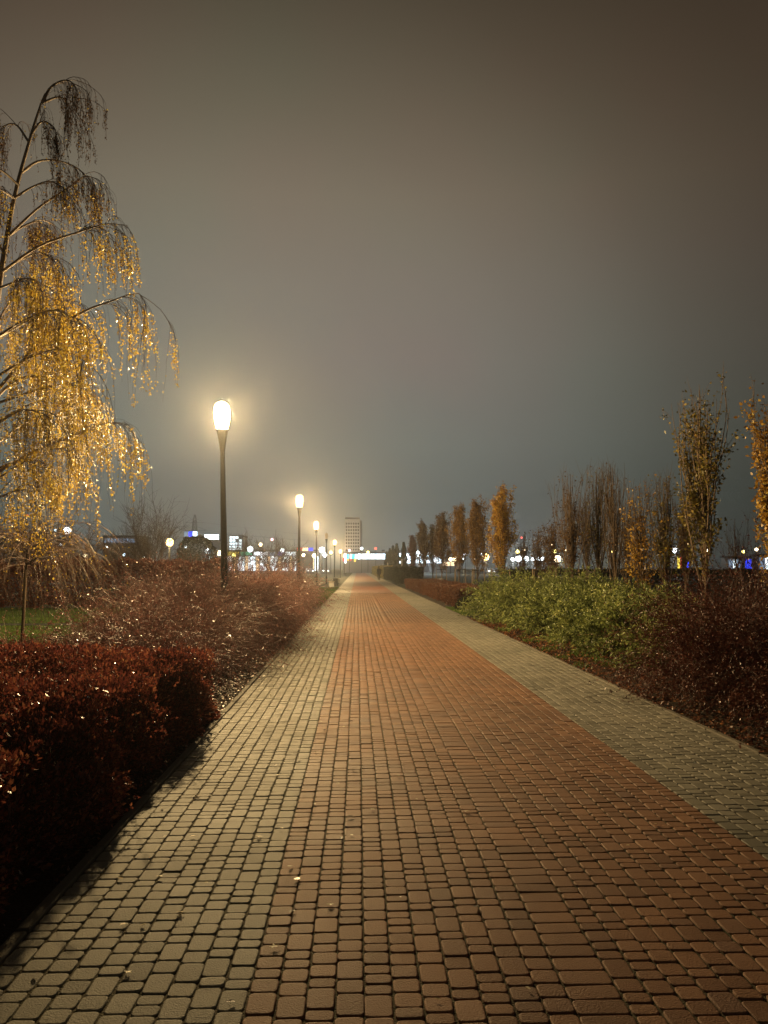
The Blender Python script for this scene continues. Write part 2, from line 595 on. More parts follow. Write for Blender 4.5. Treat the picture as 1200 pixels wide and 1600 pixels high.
tag(sheet('ground', -450, 450, -40, 900, -.10, M['turf'], 8, 8), kind='structure')
tag(sheet('ground', -7.6, -1.52, -1, 34, -.035, M['soil'], 60, 300, .012), kind='structure')
tag(sheet('ground', 3.50, 6.6, -1, 62, -.030, M['soil'], 34, 460, .012), kind='structure')
tag(sheet('lawn', -40, -3.0, 9.5, 31, -.045, M['turf'], 80, 60, .012), kind='structure')
tag(sheet('road', -300, 300, 232, 246, -.02, M['tarmac']), kind='structure')
tag(sheet('ground', -40, -7.0, 21.6, 22.3, -.012, M['tarmac'], 30, 1, 0), kind='structure').name = 'footpath'

# ------------------------------------------------------------------ the brick path
path = sheet('path', PX0, PX1, -2, 48, -.0065, M['joint'], 1, 1)
tag(path, kind='structure')


def paver_outline(n):
    """unit rounded rectangle, outline order, n points a corner -> list of (cornerx, cornery, dx, dy)"""
    out = []
    for cx, cyy, a0 in ((1, -1, -90), (1, 1, 0), (-1, 1, 90), (-1, -1, 180)):
        for k in range(n):
            a = math.radians(a0 + (90 * k / (n - 1) if n > 1 else 45))
            out.append((cx, cyy, math.cos(a), math.sin(a)))
    return out


def paver_geo(w, l, n, rings, rc=.016):
    """vertices and faces of one paver, centre at 0, top at z=0"""
    o = paver_outline(n)
    V = []
    m = len(o)
    for off, z in rings:
        for cx, cyy, dx, dy in o:
            if n > 1:
                V.append((cx * (w / 2 - rc) + dx * (rc - off), cyy * (l / 2 - rc) + dy * (rc - off), z))
            else:
                V.append((cx * (w / 2 - off), cyy * (l / 2 - off), z))
    F = []
    for r in range(len(rings) - 1):
        for i in range(m):
            j = (i + 1) % m
            F.append((r * m + i, r * m + j, (r + 1) * m + j, (r + 1) * m + i))
    top = (len(rings) - 1) * m
    return V, F, list(range(top, top + m))


COLW = .1065
pav = []      # x, y, w, l, colour
x = PX0
ncol_g1, ncol_r, ncol_g2 = 10, 24, 11
edges = []
wl = (PXA - PX0) / ncol_g1
for i in range(ncol_g1):
    edges.append((PX0 + i * wl, PX0 + (i + 1) * wl, 'g'))
wide0, wide1 = .795, .995
nl = 11
for i in range(nl):
    edges.append((PXA + i * (wide0 - PXA) / nl, PXA + (i + 1) * (wide0 - PXA) / nl, 'r'))
edges.append((wide0, wide1, 'w'))
nr = 12
for i in range(nr):
    edges.append((wide1 + i * (PXB - wide1) / nr, wide1 + (i + 1) * (PXB - wide1) / nr, 'r'))
for i in range(ncol_g2):
    edges.append((PXB + i * (PX1 - PXB) / ncol_g2, PXB + (i + 1) * (PX1 - PXB) / ncol_g2, 'g'))
YEND = 48.0
pat = [.071, .071, .107, .142, .089]
for (x0, x1, c) in edges:
    y = -.5 - random.random() * .2
    last = 0
    while y < YEND:
        if c == 'w':
            l = random.choice([.098, .104, .110])
        else:
            l = random.choices([.072, .098, .142], [3, 3, 3])[0]
            if l == .142 and last == .142:
                l = random.choice([.072, .098])
            last = l
        pav.append(((x0 + x1) / 2, y + l / 2, x1 - x0, l, 0 if c == 'g' else 1))
        y += l
pav = np.array(pav)
np_ = len(pav)
wob = .0022 * np.sin(pav[:, 1] * 1.3 + pav[:, 0] * 2.6) + .0012 * np.sin(pav[:, 1] * 3.1 + pav[:, 0] * 9)
pav[:, 0] += wob * ((pav[:, 0] > PX0 + .1) & (pav[:, 0] < PX1 - .1))
jx = rng.normal(size=np_) * .0012
jz = rng.normal(size=np_) * .0013
tx = rng.normal(size=np_) * .007
ty = rng.normal(size=np_) * .007
rz = rng.normal(size=np_) * .010
gap = .0054
# size in the photograph, for the 300 that show largest
dep = pav[:, 1]
pxx = 600 + FPX * (pav[:, 0] - dep * math.tan(-YAW)) / np.maximum(dep, .1)
vis = (dep > 2.72) & (pxx > 60) & (pxx < 1160)
area = np.where(vis, pav[:, 2] * pav[:, 3] / np.maximum(dep, .1) ** 3, 0)
top300 = set(np.argsort(-area)[:298].tolist())
mats_p = [M['paver_grey'], M['paver_red']]
RINGS_N = [(0, -.02), (.0010, -.0020), (.0042, -.0001), (.0085, 0.0)]
cache = {}
cnt = 0
for i in sorted(top300):
    w, l, c = round(pav[i, 2] - gap, 3), round(pav[i, 3] - gap, 3), int(pav[i, 4])
    key = (w, l, c)
    if key not in cache:
        V, F, T = paver_geo(w, l, 3, RINGS_N, .018)
        me = bpy.data.meshes.new('paver')
        me.from_pydata(V, [], F + [tuple(T)])
        me.polygons.foreach_set('use_smooth', [True] * len(me.polygons))
        me.materials.append(mats_p[c])
        cache[key] = me
    ob = link('paver', cache[key], path)
    ob.location = (pav[i, 0] + jx[i], pav[i, 1], jz[i])
    ob.rotation_euler = (tx[i], ty[i], rz[i])


def paver_mass(idx, n, rings, rc, gap=gap):
    allV, allQ, allM, base = [], [], [], 0
    keys = {}
    for i in idx:
        keys.setdefault((round(pav[i, 2] - gap, 3), round(pav[i, 3] - gap, 3), int(pav[i, 4])), []).append(i)
    for (w, l, c), ii in keys.items():
        V, F, T = paver_geo(w, l, n, rings, rc)
        V = np.array(V)
        m = len(T)
        # the rounded top as quads fanned between its two long halves
        tq = []
        a, b = 0, m - 1
        while b - a > 1:
            if b - a == 2:
                tq.append((T[a], T[a + 1], T[b], T[b]))
                break
            tq.append((T[a], T[a + 1], T[b - 1], T[b]))
            a += 1
            b -= 1
        F = np.array(F + [q for q in tq if len(set(q)) == 4])
        ii = np.array(ii)
        k = len(ii)
        P = np.repeat(V[None], k, 0)
        z = P[..., 2] + P[..., 1] * tx[ii][:, None] - P[..., 0] * ty[ii][:, None] + jz[ii][:, None]
        X = P[..., 0] - P[..., 1] * rz[ii][:, None] + (pav[ii, 0] + jx[ii])[:, None]
        Y = P[..., 1] + P[..., 0] * rz[ii][:, None] + pav[ii, 1][:, None]
        allV.append(np.stack([X, Y, z], -1).reshape(-1, 3))
        allQ.append((F[None] + (np.arange(k) * len(V))[:, None, None]).reshape(-1, 4) + base)
        allM.append(np.full(k * len(F), c))
        base += k * len(V)
    return np.concatenate(allV), np.concatenate(allQ), np.concatenate(allM)


rest = [i for i in range(np_) if i not in top300]
near = [i for i in rest if pav[i, 1] < 9]
midd = [i for i in rest if 9 <= pav[i, 1] < 22]
far = [i for i in rest if pav[i, 1] >= 22]
parts = [paver_mass(near, 3, [(0, -.014), (.0010, -.0020), (.0042, -.0001), (.0085, 0.0)], .018),
         paver_mass(midd, 2, [(0, -.012), (.0020, -.0006), (.006, 0.0)], .016, .0058),
         paver_mass(far, 1, [(0, -.012), (.003, 0.0)], .018, .005)]
V, Q, Mi, b = [], [], [], 0
for v, q, mi in parts:
    V.append(v)
    Q.append(q + b)
    Mi.append(mi)
    b += len(v)
pm = link('pavers', mesh_quads('pavers', np.concatenate(V), np.concatenate(Q), mats_p, True, np.concatenate(Mi)), path)
tag(pm, 'small red and grey rounded paving blocks laid in rows along the path', kind='stuff')

# farther on the rows are only lines in the surface
def far_paving(name, cols, colr):
    m, t, b = mat(name, rough=.7, spec=.4)
    g = N(t, 'ShaderNodeNewGeometry')
    sp = N(t, 'ShaderNodeSeparateXYZ')
    t.links.new(g.outputs['Position'], sp.inputs[0])
    isred = math_node(t, 'MULTIPLY', math_node(t, 'GREATER_THAN', sp.outputs[0], PXA), math_node(t, 'LESS_THAN', sp.outputs[0], PXB))
    fx = math_node(t, 'FRACT', math_node(t, 'DIVIDE', sp.outputs[0], COLW))
    line = math_node(t, 'GREATER_THAN', fx, .88)
    no = N(t, 'ShaderNodeTexNoise')
    no.inputs['Scale'].default_value = 1.3
    no.inputs['Detail'].default_value = 6
    t.links.new(g.outputs['Position'], no.inputs['Vector'])
    mx = N(t, 'ShaderNodeMix', data_type='RGBA')
    t.links.new(isred, mx.inputs[0])
    mx.inputs[6].default_value = (*cols, 1)
    mx.inputs[7].default_value = (*colr, 1)
    m2 = N(t, 'ShaderNodeMix', data_type='RGBA')
    t.links.new(math_node(t, 'MULTIPLY', line, .7), m2.inputs[0])
    t.links.new(mx.outputs[2], m2.inputs[6])
    m2.inputs[7].default_value = (.035, .03, .02, 1)
    m3 = N(t, 'ShaderNodeMix', data_type='RGBA', blend_type='MULTIPLY')
    m3.inputs[0].default_value = 1
    t.links.new(m2.outputs[2], m3.inputs[6])
    t.links.new(ramp(t, [(.3, (.75, .75, .75)), (.7, (1.1, 1.1, 1.1))], no.outputs[0]).outputs[0], m3.inputs[7])
    t.links.new(m3.outputs[2], b.inputs['Base Color'])
    return m


tag(sheet('path', PX0, PX1, 48.0, 225, -.003, far_paving('far_paving', (.25, .215, .16), (.27, .112, .062))), kind='structure')

# kerb stones: one metre lengths either side, flush with the paving
kc = MB().box(-.030, .030, -.494, .494, -.15, .012, .006).mesh('kerb_stone', M['kerb'])
kmin = 0
for sx in (PX0 - .034, PX1 + .034):
    for k in range(62):
        ob = link('kerb_stone', kc, path)
        ob.location = (sx + random.uniform(-.003, .003), 1.0 + k, random.uniform(-.004, .004))
        ob.rotation_euler = (0, random.uniform(-.02, .02), random.uniform(-.004, .004))
for sx in (PX0 - .034, PX1 + .034):
    mb = MB()
    for k in range(160):
        mb.box(sx - .03, sx + .03, 62.51 + k, 63.49 + k, -.1, .012)
    tag(mb.build('kerb_run', M['kerb'], path), kind='stuff')

# ------------------------------------------------------------------ lamps along the left of the path
def street_lamp(px, py_head, Y, lean, lit, label, w):
    c = at(px, py_head, Y)
    zc = float(c[2])
    zg = zc - .30                         # bottom of the glass
    x = float(c[0]) - lean[0] * zc
    root = empty('street_lamp', (x, Y, -.05))
    tag(root, label, 'street lamp', 'lamps along the path')
    zb = zg + .05
    # pole: tapered, with a wider foot
    MB().lathe([(.115, 0), (.115, .04), (.098, .06), (.098, .55), (.088, .62), (.078, 1.0), (.066, zb * .55), (.050, zb - .52), (.050, zb - .44)], 20, (0, 0, 0), lean).build('pole', M['pole'], root, True)
    nk = MB().lathe([(.050, zb - .44), (.058, zb - .40), (.072, zb - .28), (.098, zb - .12), (.118, zb - .03), (.118, zb)], 24, (0, 0, 0), lean).build('lamp_neck', M['pole'], root, True)
    MB().lathe([(.124, zb + .002), (.132, zb + .012), (.132, zb + .028), (.118, zb + .036)], 24, (0, 0, 0), lean).build('collar', M['pole'], nk, True)
    prof = [(.108, .037), (.125, .08), (.152, .18), (.170, .30), (.176, .38), (.170, .47), (.150, .55), (.115, .60), (.06, .625), (.02, .63)]
    g = MB().lathe([(r, zb + z) for r, z in prof], 24, (0, 0, 0), lean).build('lamp_glass', (M['lamp_glass'] if Y < 30 else M['amber_glass']) if lit else M['dim_glass'], root, True)
    MB().lathe([(.020, zb + .632), (.045, zb + .640), (.030, zb + .665), (.006, zb + .68)], 12, (0, 0, 0), lean).build('finial', M['pole'], g, True)
    if lit:
        ld = bpy.data.lights.new('lamp_bulb', 'POINT')
        ld.energy = w
        ld.color = LAMP_COL
        ld.shadow_soft_size = .10
        # shade put into the bulb's strength by angle: below, shallowly outward, and upward
        ld.use_nodes = True
        lt = ld.node_tree
        le = lt.nodes['Emission']
        ltc = N(lt, 'ShaderNodeTexCoord')
        lsp = N(lt, 'ShaderNodeSeparateXYZ')
        lt.links.new(ltc.outputs['Normal'], lsp.inputs[0])
        lr = ramp(lt, [(0, (.10, .10, .10)), (.09, (.36, .36, .36)), (.17, (.62, .62, .62)), (.26, (.95, .95, .95)), (.305, (1, 1, 1)), (.335, (.78, .78, .78)), (.37, (.85, .85, .85)), (.5, (.95, .95, .95)), (.66, (.7, .7, .7)), (.85, (.4, .4, .4))],
                  math_node(lt, 'ADD', math_node(lt, 'MULTIPLY', lsp.outputs[2], .5), .5))
        lt.links.new(lr.outputs[0], le.inputs['Strength'])
        lo = bpy.data.objects.new('lamp_bulb', ld)
        COL.objects.link(lo)
        lo.parent = root
        lo.location = (lean[0] * (zb + .33), lean[1] * (zb + .33), zb + .33)
    return root


lamp_tab = [
    (347, 652, 16.0, (-.030, 0), True, 'tall dark lamp with glowing barrel globe, standing nearest behind the arching shrubs', 1),
    (468, 784, 36.5, (.004, 0), True, 'glowing lamp second along the path, left of the taller unlit row', .9),
    (494, 822, 57.0, (-.018, 0), True, 'glowing lamp third along the path, slightly leaning left', .9),
    (510, 838, 77.0, (-.008, 0), False, 'unlit dark lamp between two glowing ones beside the path', 0),
    (523, 848, 98.0, (.004, 0), True, 'glowing lamp just beyond the unlit one beside the path', .9),
    (532, 862, 120.0, (0, 0), True, 'small glowing lamp left of the pale tower, beyond the walker', .9),
    (538, 869, 150.0, (0, 0), True, 'tiny glowing lamp below the left edge of the pale tower', .7),
]
for px, py, Y, lean, lit, lab, w in lamp_tab:
    street_lamp(px, py, Y, lean, lit, lab, LAMP_W * w)

# ------------------------------------------------------------------ red barberry hedge, near left
def hedge_block(name, poly_fn, n, zfn, leafL, leafW, mats, label, cat, twigs=2500, twig_len=.28, group=None):
    """clipped or loose hedge: leaves crowd a shell a few cm thick on a bumpy volume, twigs reach out of it."""
    C, Dn = poly_fn(n)
    root = empty(name, (float(C[:, 0].mean()), float(C[:, 1].mean()), 0))
    off = np.array([root.location.x, root.location.y, 0])
    v1 = leaves(C - off, Dn + rng.normal(size=C.shape) * .7, leafL * rng.uniform(.6, 1.3, len(C)), leafW * rng.uniform(.6, 1.2, len(C)), .2)
    f = link('foliage', mesh_quads('foliage', v1[0], v1[1], mats[0]), root)
    f['kind'] = 'stuff'
    Ct, Dt = poly_fn(twigs)
    base = Ct - off
    st = base - unit(Dt) * twig_len * .8
    st[:, 2] = np.maximum(st[:, 2], .02)
    P = grow(st, Dt + rng.normal(size=Ct.shape) * .3, twig_len * rng.uniform(.7, 1.35, len(Ct)), 4, .1, .12)
    R = np.linspace(.0035, .0012, 4)[None] * np.ones((len(Ct), 1))
    tv = tubes(P, R)
    # leaves on the twigs that stick out
    tp, tt = along(P, rng.uniform(.5, 1, (len(Ct), 7)))
    lv = leaves(tp.reshape(-1, 3), tt.reshape(-1, 3) + rng.normal(size=(len(Ct) * 7, 3)) * .8, leafL * rng.uniform(.5, 1.1, len(Ct) * 7), leafW * .8, .2)
    V, Q, mi = merge((tv[0], tv[1], 1), (lv[0], lv[1], 0))
    tw = link('shoots', mesh_quads('shoots', V, Q, mats, False, mi), root)
    tw['kind'] = 'stuff'
    tag(root, label, cat, group)
    return root


def lump(x, y, s=1.0):
    return (np.sin(x * 2.3 * s + y * 1.1) * np.cos(y * 2.1 * s - x * .7) + .6 * np.sin(x * 5.1 * s + 1.3) * np.sin(y * 4.7 * s + .4) + .4 * np.sin(x * 9 * s + y * 8 * s))


def barberry_points(n):
    # top surface and the side towards the path
    u = rng.uniform(size=n)
    y = 1.2 + 7.9 * rng.uniform(size=n) ** .8
    xr = -1.70 + .14 * np.clip((y - 2.5) / 6, 0, 1) + .07 * np.sin(y * 2.6) + .05 * np.sin(y * 5.3 + 1) - .42 * np.clip((y - 7.9) / 1.2, 0, 1) ** 2
    x0 = -6.6
    x = np.empty(n)
    z = np.empty(n)
    D = np.zeros((n, 3))
    top = u < .60
    h = 0.70
    x[top] = x0 + (xr[top] - x0) * rng.uniform(size=top.sum()) ** .75
    sd = ~top
    # side: bulging profile
    a = rng.uniform(0, 1, sd.sum())
    rnd = .42
    ang = a * PI / 2
    x[sd] = xr[sd] - rnd + (rnd + .05 * np.sin(y[sd] * 3)) * np.sin(np.clip(a * 1.5, 0, 1) * PI / 2)
    z[sd] = h - rnd * (1 - np.cos(np.clip(a * 1.5, 0, 1) * PI / 2)) - np.clip(a - .66, 0, 1) * 1.1
    D[sd] = np.stack([np.sin(ang), np.zeros_like(ang), np.cos(ang) * .8 + .1], -1)
    z[top] = h
    D[top] = (0, 0, 1)
    z += .045 * lump(x, y) + .05 * np.sin(y * 2.6) * np.where(top, 1, .7)
    x += np.where(sd, .07 * lump(z * 3, y * 1.3), 0)
    # far end rounds down
    e = np.clip((y - 8.1) / 1.0, 0, 1)
    z -= e ** 2 * .45
    z += .030 * np.sin(x * 17 + y * 5) * np.sin(y * 19 - x * 6)
    dep_ = rng.exponential(.06, n)
    C = np.stack([x, y, z], -1) - unit(D) * dep_[:, None]
    C[:, 2] = np.maximum(C[:, 2], .015)
    return C, D + np.array([0, 0, .25])


hedge_block('barberry_hedge', barberry_points, 150000, None, .036, .022, [M['barberry'], M['barberry_twig']],
            'low wide hedge of glossy dark red leaves beside the path, nearest the viewer', 'hedge', 6500, .30)


# ------------------------------------------------------------------ arching shrubs behind it
def arching_shrub(x, y, h, rad, n, name, label, cat, mats, group=None, leafL=.028, leafW=.014, per=9, seed=0, droop=1.5, k=8, lean=(0, 0), r0=.0035, lmat_share=1.0, lo=.35):
    root = empty(name, (x, y, -.03), seed * 1.0)
    az = rng.uniform(0, 2 * PI, n)
    el = rng.uniform(.25, 1.0, n)
    D = np.stack([np.cos(az) * (1.15 - el) + lean[0], np.sin(az) * (1.15 - el) + lean[1], .35 + el], -1)
    P0 = np.stack([rng.normal(size=n) * rad * .28, rng.normal(size=n) * rad * .28, np.zeros(n)], -1)
    L = h * rng.uniform(.75, 1.35, n)
    P = grow(P0, D, L, k, droop * rng.uniform(.6, 1.4, n), .07)
    low = P[:, :, 2] < .03
    P[:, :, 2] = np.where(low, .03 + rng.uniform(0, .03, P.shape[:2]), P[:, :, 2])
    R = np.linspace(r0, r0 * .35, k)[None] * rng.uniform(.8, 1.2, (n, 1))
    tv = tubes(P, R)
    # side twigs
    m = 5
    tp, tt = along(P, rng.uniform(.35, .95, (n, m)))
    SP = grow(tp.reshape(-1, 3), tt.reshape(-1, 3) + rng.normal(size=(n * m, 3)) * .45, h * .26 * rng.uniform(.6, 1.3, n * m), 4, .5, .1)
    SR = np.linspace(r0 * .45, r0 * .25, 4)[None] * np.ones((n * m, 1))
    sv = tubes(SP, SR)
    lp, lt = along(P, rng.uniform(lo, 1, (n, per)))
    l2, lt2 = along(SP, rng.uniform(.1, 1, (n * m, max(2, per // 3))))
    C = np.concatenate([lp.reshape(-1, 3), l2.reshape(-1, 3)])
    T = np.concatenate([lt.reshape(-1, 3), lt2.reshape(-1, 3)])
    lv = leaves(C, T + rng.normal(size=C.shape) * .6, leafL * rng.uniform(.6, 1.3, len(C)), leafW * rng.uniform(.7, 1.2, len(C)), .2)
    V, Q, mi = merge((tv[0], tv[1], 0), (sv[0], sv[1], 0))
    o1 = link('stems', mesh_quads('stems', V, Q, mats[0]), root)
    o1['kind'] = 'stuff'
    o2 = link('foliage', mesh_quads('foliage', lv[0], lv[1], mats[1]), root)
    o2['kind'] = 'stuff'
    tag(root, label, cat, group)
    return root


SP_ = [M['spirea_twig'], M['spirea_leaf']]
sp_rows = [
    (-2.75, 10.4, 1.00, 560, 'low arching twiggy shrub right behind the red barberry hedge'),
    (-3.45, 11.2, 1.05, 460, 'arching shrub with pale specks at the left end, beside the lawn'),
    (-2.75, 12.3, 1.36, 560, 'arching purplish shrub second in the row along the path'),
    (-3.6, 13.4, 1.45, 430, 'tall arching shrub on the lawn side with bowed shoots'),
    (-2.85, 14.4, 1.45, 560, 'arching shrub just in front of the nearest lamp'),
    (-2.85, 17.0, 1.52, 540, 'arching reddish shrub just behind the nearest lamp'),
    (-3.75, 16.2, 1.55, 420, 'arching shrub left of the nearest lamp pole'),
    (-2.85, 19.6, 1.55, 500, 'reddish shrub third beyond the nearest lamp, beside the path'),
    (-2.9, 22.4, 1.58, 460, 'reddish arching shrub midway between the first two lamps'),
    (-2.8, 25.4, 1.60, 420, 'reddish arching shrub past the middle of the row'),
    (-2.8, 28.5, 1.60, 380, 'reddish shrub second from the far end of the row'),
    (-2.7, 31.6, 1.55, 340, 'reddish shrub at the far end of the row, before the second lamp'),
]
for i, (x, y, h, n, lab) in enumerate(sp_rows):
    sc_ = 1.0 if y < 15 else 1.3
    arching_shrub(x, y, h, 1.15, n, 'arching_shrub', lab, 'shrub', SP_, 'arching twiggy shrubs left of the path',
                  .030 * sc_, .016 * sc_, 11, 0, 1.55, 8, (.05, -.03), .0040 * sc_)
# a sparse bowed one standing alone at the lawn edge
arching_shrub(-4.55, 12.6, 1.25, .25, 26, 'arching_shrub', 'thin sparse shrub with bowed wand-like shoots on the lawn edge', 'shrub', SP_, 'arching twiggy shrubs left of the path', .035, .02, 22, 0, 1.7, 9, (0, 0), .004)
arching_shrub(-5.05, 11.6, .75, .2, 22, 'arching_shrub', 'small upright sapling shrub with pinkish leaves on the lawn', 'shrub', SP_, 'arching twiggy shrubs left of the path', .035, .02, 20, 0, .5, 7, (0, 0), .004)

# ------------------------------------------------------------------ right side planting
GR = [M['green_stem'], M['fern_leaf']]
gr_rows = [
    (5.05, 12.0, .70, 240, 'low feathery green shrub nearest the viewer, beside the dark red bush'),
    (5.0, 13.9, .90, 290, 'feathery yellow-green shrub spilling over the leafy bed'),
    (5.9, 14.6, .98, 340, 'feathery green shrub behind the nearest one, left of the bare tree trunk'),
    (5.2, 16.4, 1.05, 270, 'feathery green shrub in the middle of the bed edge'),
    (6.4, 17.6, 1.05, 300, 'tall feathery shrub in the back, against the short bare trees'),
    (4.95, 18.8, 1.00, 270, 'bright feathery shrub beside the path, past the leaf litter'),
    (6.2, 20.6, 1.25, 320, 'tallest feathery green shrub, under the bare columnar trees'),
    (4.85, 21.6, 1.25, 320, 'feathery green shrub second from the far end along the kerb'),
    (6.1, 23.6, 1.30, 280, 'feathery shrub at the back before the gold tree'),
    (4.8, 24.8, 1.20, 320, 'feathery green shrub at the far end, next to the dark round bush'),
]
for (x, y, h, n, lab) in gr_rows:
    arching_shrub(x, y, h, .62, n, 'feathery_shrub', lab, 'shrub', GR, 'feathery green shrubs right of the path',
                  .080, .024, 36, 0, 1.15, 7, (-.04, 0), .004, lo=.15)

DR = [M['dark_twig'], M['dark_leaf']]
dr_rows = [
    (4.7, 9.2, 1.3, 680, 'dark red twiggy bush at the far end of the right-hand clump'),
    (4.95, 7.3, 1.15, 620, 'dark red bush at the kerb in the lower right corner'),
    (6.0, 11.2, 1.75, 620, 'tall dark arching bush beneath the bare columnar tree'),
    (6.3, 8.6, 1.6, 520, 'dark bush farthest out at the right edge'),
]
for (x, y, h, n, lab) in dr_rows:
    arching_shrub(x, y, h, 1.0, n, 'dark_bush', lab, 'bush', DR, 'dark red bushes right of the path', .030, .017, 22, 0, 1.35, 8, (0, 0), .0032, lo=.1)


def box_points(x0, x1, y0, y1, h, rough=.05, sc=1.0, taper=0.0, x0b=None, x1b=None):
    """points on the outside of a box hedge (optionally swerving between two x ranges)"""
    def fn(n):
        u = rng.uniform(size=n)
        y = rng.uniform(y0, y1, n)
        tt = (y - y0) / (y1 - y0)
        a0 = x0 + (0 if x0b is None else (x0b - x0)) * tt
        a1 = x1 + (0 if x1b is None else (x1b - x1)) * tt
        x = a0 + (a1 - a0) * rng.uniform(size=n)
        z = np.full(n, h)
        D = np.zeros((n, 3))
        D[:, 2] = 1
        s = (u > .45) & (u < .75)
        x = np.where(s, a0, x)
        z = np.where(s, rng.uniform(.02, h, n), z)
        D[s] = (-1, 0, .3)
        s2 = u >= .75
        y = np.where(s2, y0, y)
        z = np.where(s2, rng.uniform(.02, h, n), z)
        D[s2] = (0, -1, .3)
        z += rough * lump(x * sc, y * sc)
        x += np.where(s, rough * lump(z * 2, y), 0)
        C = np.stack([x, y, z], -1) - unit(D) * rng.exponential(.05, n)[:, None]
        C[:, 2] = np.maximum(C[:, 2], .01)
        return C, D
    return fn


M['rust_hedge'] = varied('rust_hedge_leaf', [(0, (.075, .026, .012)), (.5, (.13, .046, .018)), (1, (.20, .080, .028))], rough=.5, noise_scale=.8, noise_amt=.4, trans=.15)
hedge_block('low_hedge', box_points(3.95, 6.4, 29.5, 62, .62, .07, 1, 0, 3.9, 6.5), 60000, None, .055, .038, [M['rust_hedge'], M['barberry_twig']],
            'low rust-brown hedge along the right kerb beyond the green shrubs', 'hedge', 2500, .25)
hedge_block('tall_hedge', box_points(3.95, 6.2, 72, 112, 1.55, .08, .8), 40000, None, .11, .08, [M['cypress'], M['dark_twig']],
            'tall dark clipped hedge on the right behind the walking person', 'hedge', 1200, .3)
hedge_block('tall_hedge', box_points(3.7, 5.5, 116, 190, 1.7, .10, .6), 30000, None, .15, .11, [M['oak_olive'], M['dark_twig']],
            'distant grey-green hedge lining the right of the path past the walker', 'hedge', 900, .3)
# hedge across the back of the planting
hedge_block('back_hedge', box_points(9.0, 42, 43, 45, 1.35, .1, .6), 110000, None, .13, .09, [M['cypress'], M['dark_twig']],
            'long low dark hedge crossing behind the staked trees on the right', 'hedge', 1200, .4)
hedge_block('back_hedge', box_points(-24, -5.8, 32, 34, 1.70, .20, .6), 100000, None, .12, .085, [M['dark_leaf'], M['dark_twig']],
            'long dark hedge at the far side of the lawn on the left', 'hedge', 1500, .5)


def ball_bush(x, y, r, mats, label, n=4000, leafL=.06):
    root = empty('round_bush', (x, y, 0))
    u = unit(rng.normal(size=(n, 3)))
    u[:, 2] = np.abs(u[:, 2])
    rr = r * (1 + .06 * lump(u[:, 0] * 2, u[:, 1] * 2)) * (1 - rng.exponential(.04, n))
    C = u * rr[:, None] * np.array([1.15, 1, 1.0])
    lv = leaves(C, u + rng.normal(size=u.shape) * .7, leafL * rng.uniform(.7, 1.3, n), leafL * .6, .2)
    f = link('foliage', mesh_quads('foliage', lv[0], lv[1], mats), root)
    f['kind'] = 'stuff'
    P = grow(np.zeros((40, 3)), u[:40] + [0, 0, .4], r * .9, 4, 0, .1)
    tv = tubes(P, np.linspace(.01, .004, 4)[None] * np.ones((40, 1)))
    f = link('stems', mesh_quads('stems', tv[0], tv[1], M['dark_twig']), root)
    f['kind'] = 'stuff'
    tag(root, label, 'bush')


ball_bush(4.35, 29.0, .52, M['cypress'], 'dark round bush between the rust hedge and the green shrubs', 5000, .05)

# ------------------------------------------------------------------ grass
def grass(name, fn, n, L, label):
    C = fn(n)
    D = np.stack([rng.normal(size=n) * .35, rng.normal(size=n) * .35, np.ones(n)], -1)
    V, Q = leaves(C, D, L * rng.uniform(.5, 1.3, n), L * .16, .3)
    o = link(name, mesh_quads(name, V, Q, M['grass']))
    tag(o, label, 'grass', kind='stuff')


def lawn_pts(n):
    y = 9.8 + 21 * rng.uniform(size=n) ** 1.5
    x = -3.6 - (3 + y * .35) * rng.uniform(size=n)
    k = ~((y > 21.5) & (y < 22.4) & (x < -6.9))
    return np.stack([x, y, np.full(n, -.045)], -1)[k]


def grass2(name, fn, n, L, label):
    C = fn(n)
    n = len(C)
    D = np.stack([rng.normal(size=n) * .35, rng.normal(size=n) * .35, np.ones(n)], -1)
    V, Q = leaves(C, D, L * rng.uniform(.5, 1.3, n), L * .16, .3)
    tag(link(name, mesh_quads(name, V, Q, M['grass'])), label, 'grass', kind='stuff')


grass2('grass', lawn_pts, 120000, .075, 'short green grass of the lawn left of the shrubs')


def verge_pts(n):
    y = rng.uniform(25.8, 30.5, n)
    return np.stack([3.55 + 1.3 * rng.uniform(size=n) ** 1.5, y, np.full(n, -.03)], -1)


def weeds_pts(n):
    cx = rng.uniform(3.6, 4.6, 60)
    cyy = rng.uniform(12, 24, 60)
    i = rng.integers(0, 60, n)
    return np.stack([cx[i] + rng.normal(size=n) * .07, cyy[i] + rng.normal(size=n) * .1, np.full(n, -.03)], -1)


grass2('grass', verge_pts, 9000, .07, 'patch of green grass at the right kerb before the dark round bush')
grass2('weeds', weeds_pts, 2200, .09, 'small weeds sprouting from the leafy bed by the right kerb')


def weeds_l(n):
    y = rng.uniform(32, 60, n)
    return np.stack([-1.55 - 1.5 * rng.uniform(size=n) ** 1.4, y, np.full(n, -.09)], -1)


grass2('grass', weeds_l, 16000, .16, 'rough grass tufts along the left kerb past the shrubs')


# fallen leaves in the beds
def litter(name, fn, n, label, matl='litter', L=.045):
    C = fn(n)
    D = np.stack([rng.normal(size=n), rng.normal(size=n), rng.normal(size=n) * .25], -1)
    V, Q = leaves(C, D, L * rng.uniform(.5, 1.3, n), L * .62 * rng.uniform(.6, 1.2, n), .25, 3.0)
    tag(link(name, mesh_quads(name, V, Q, M[matl])), label, 'leaf litter', kind='stuff')


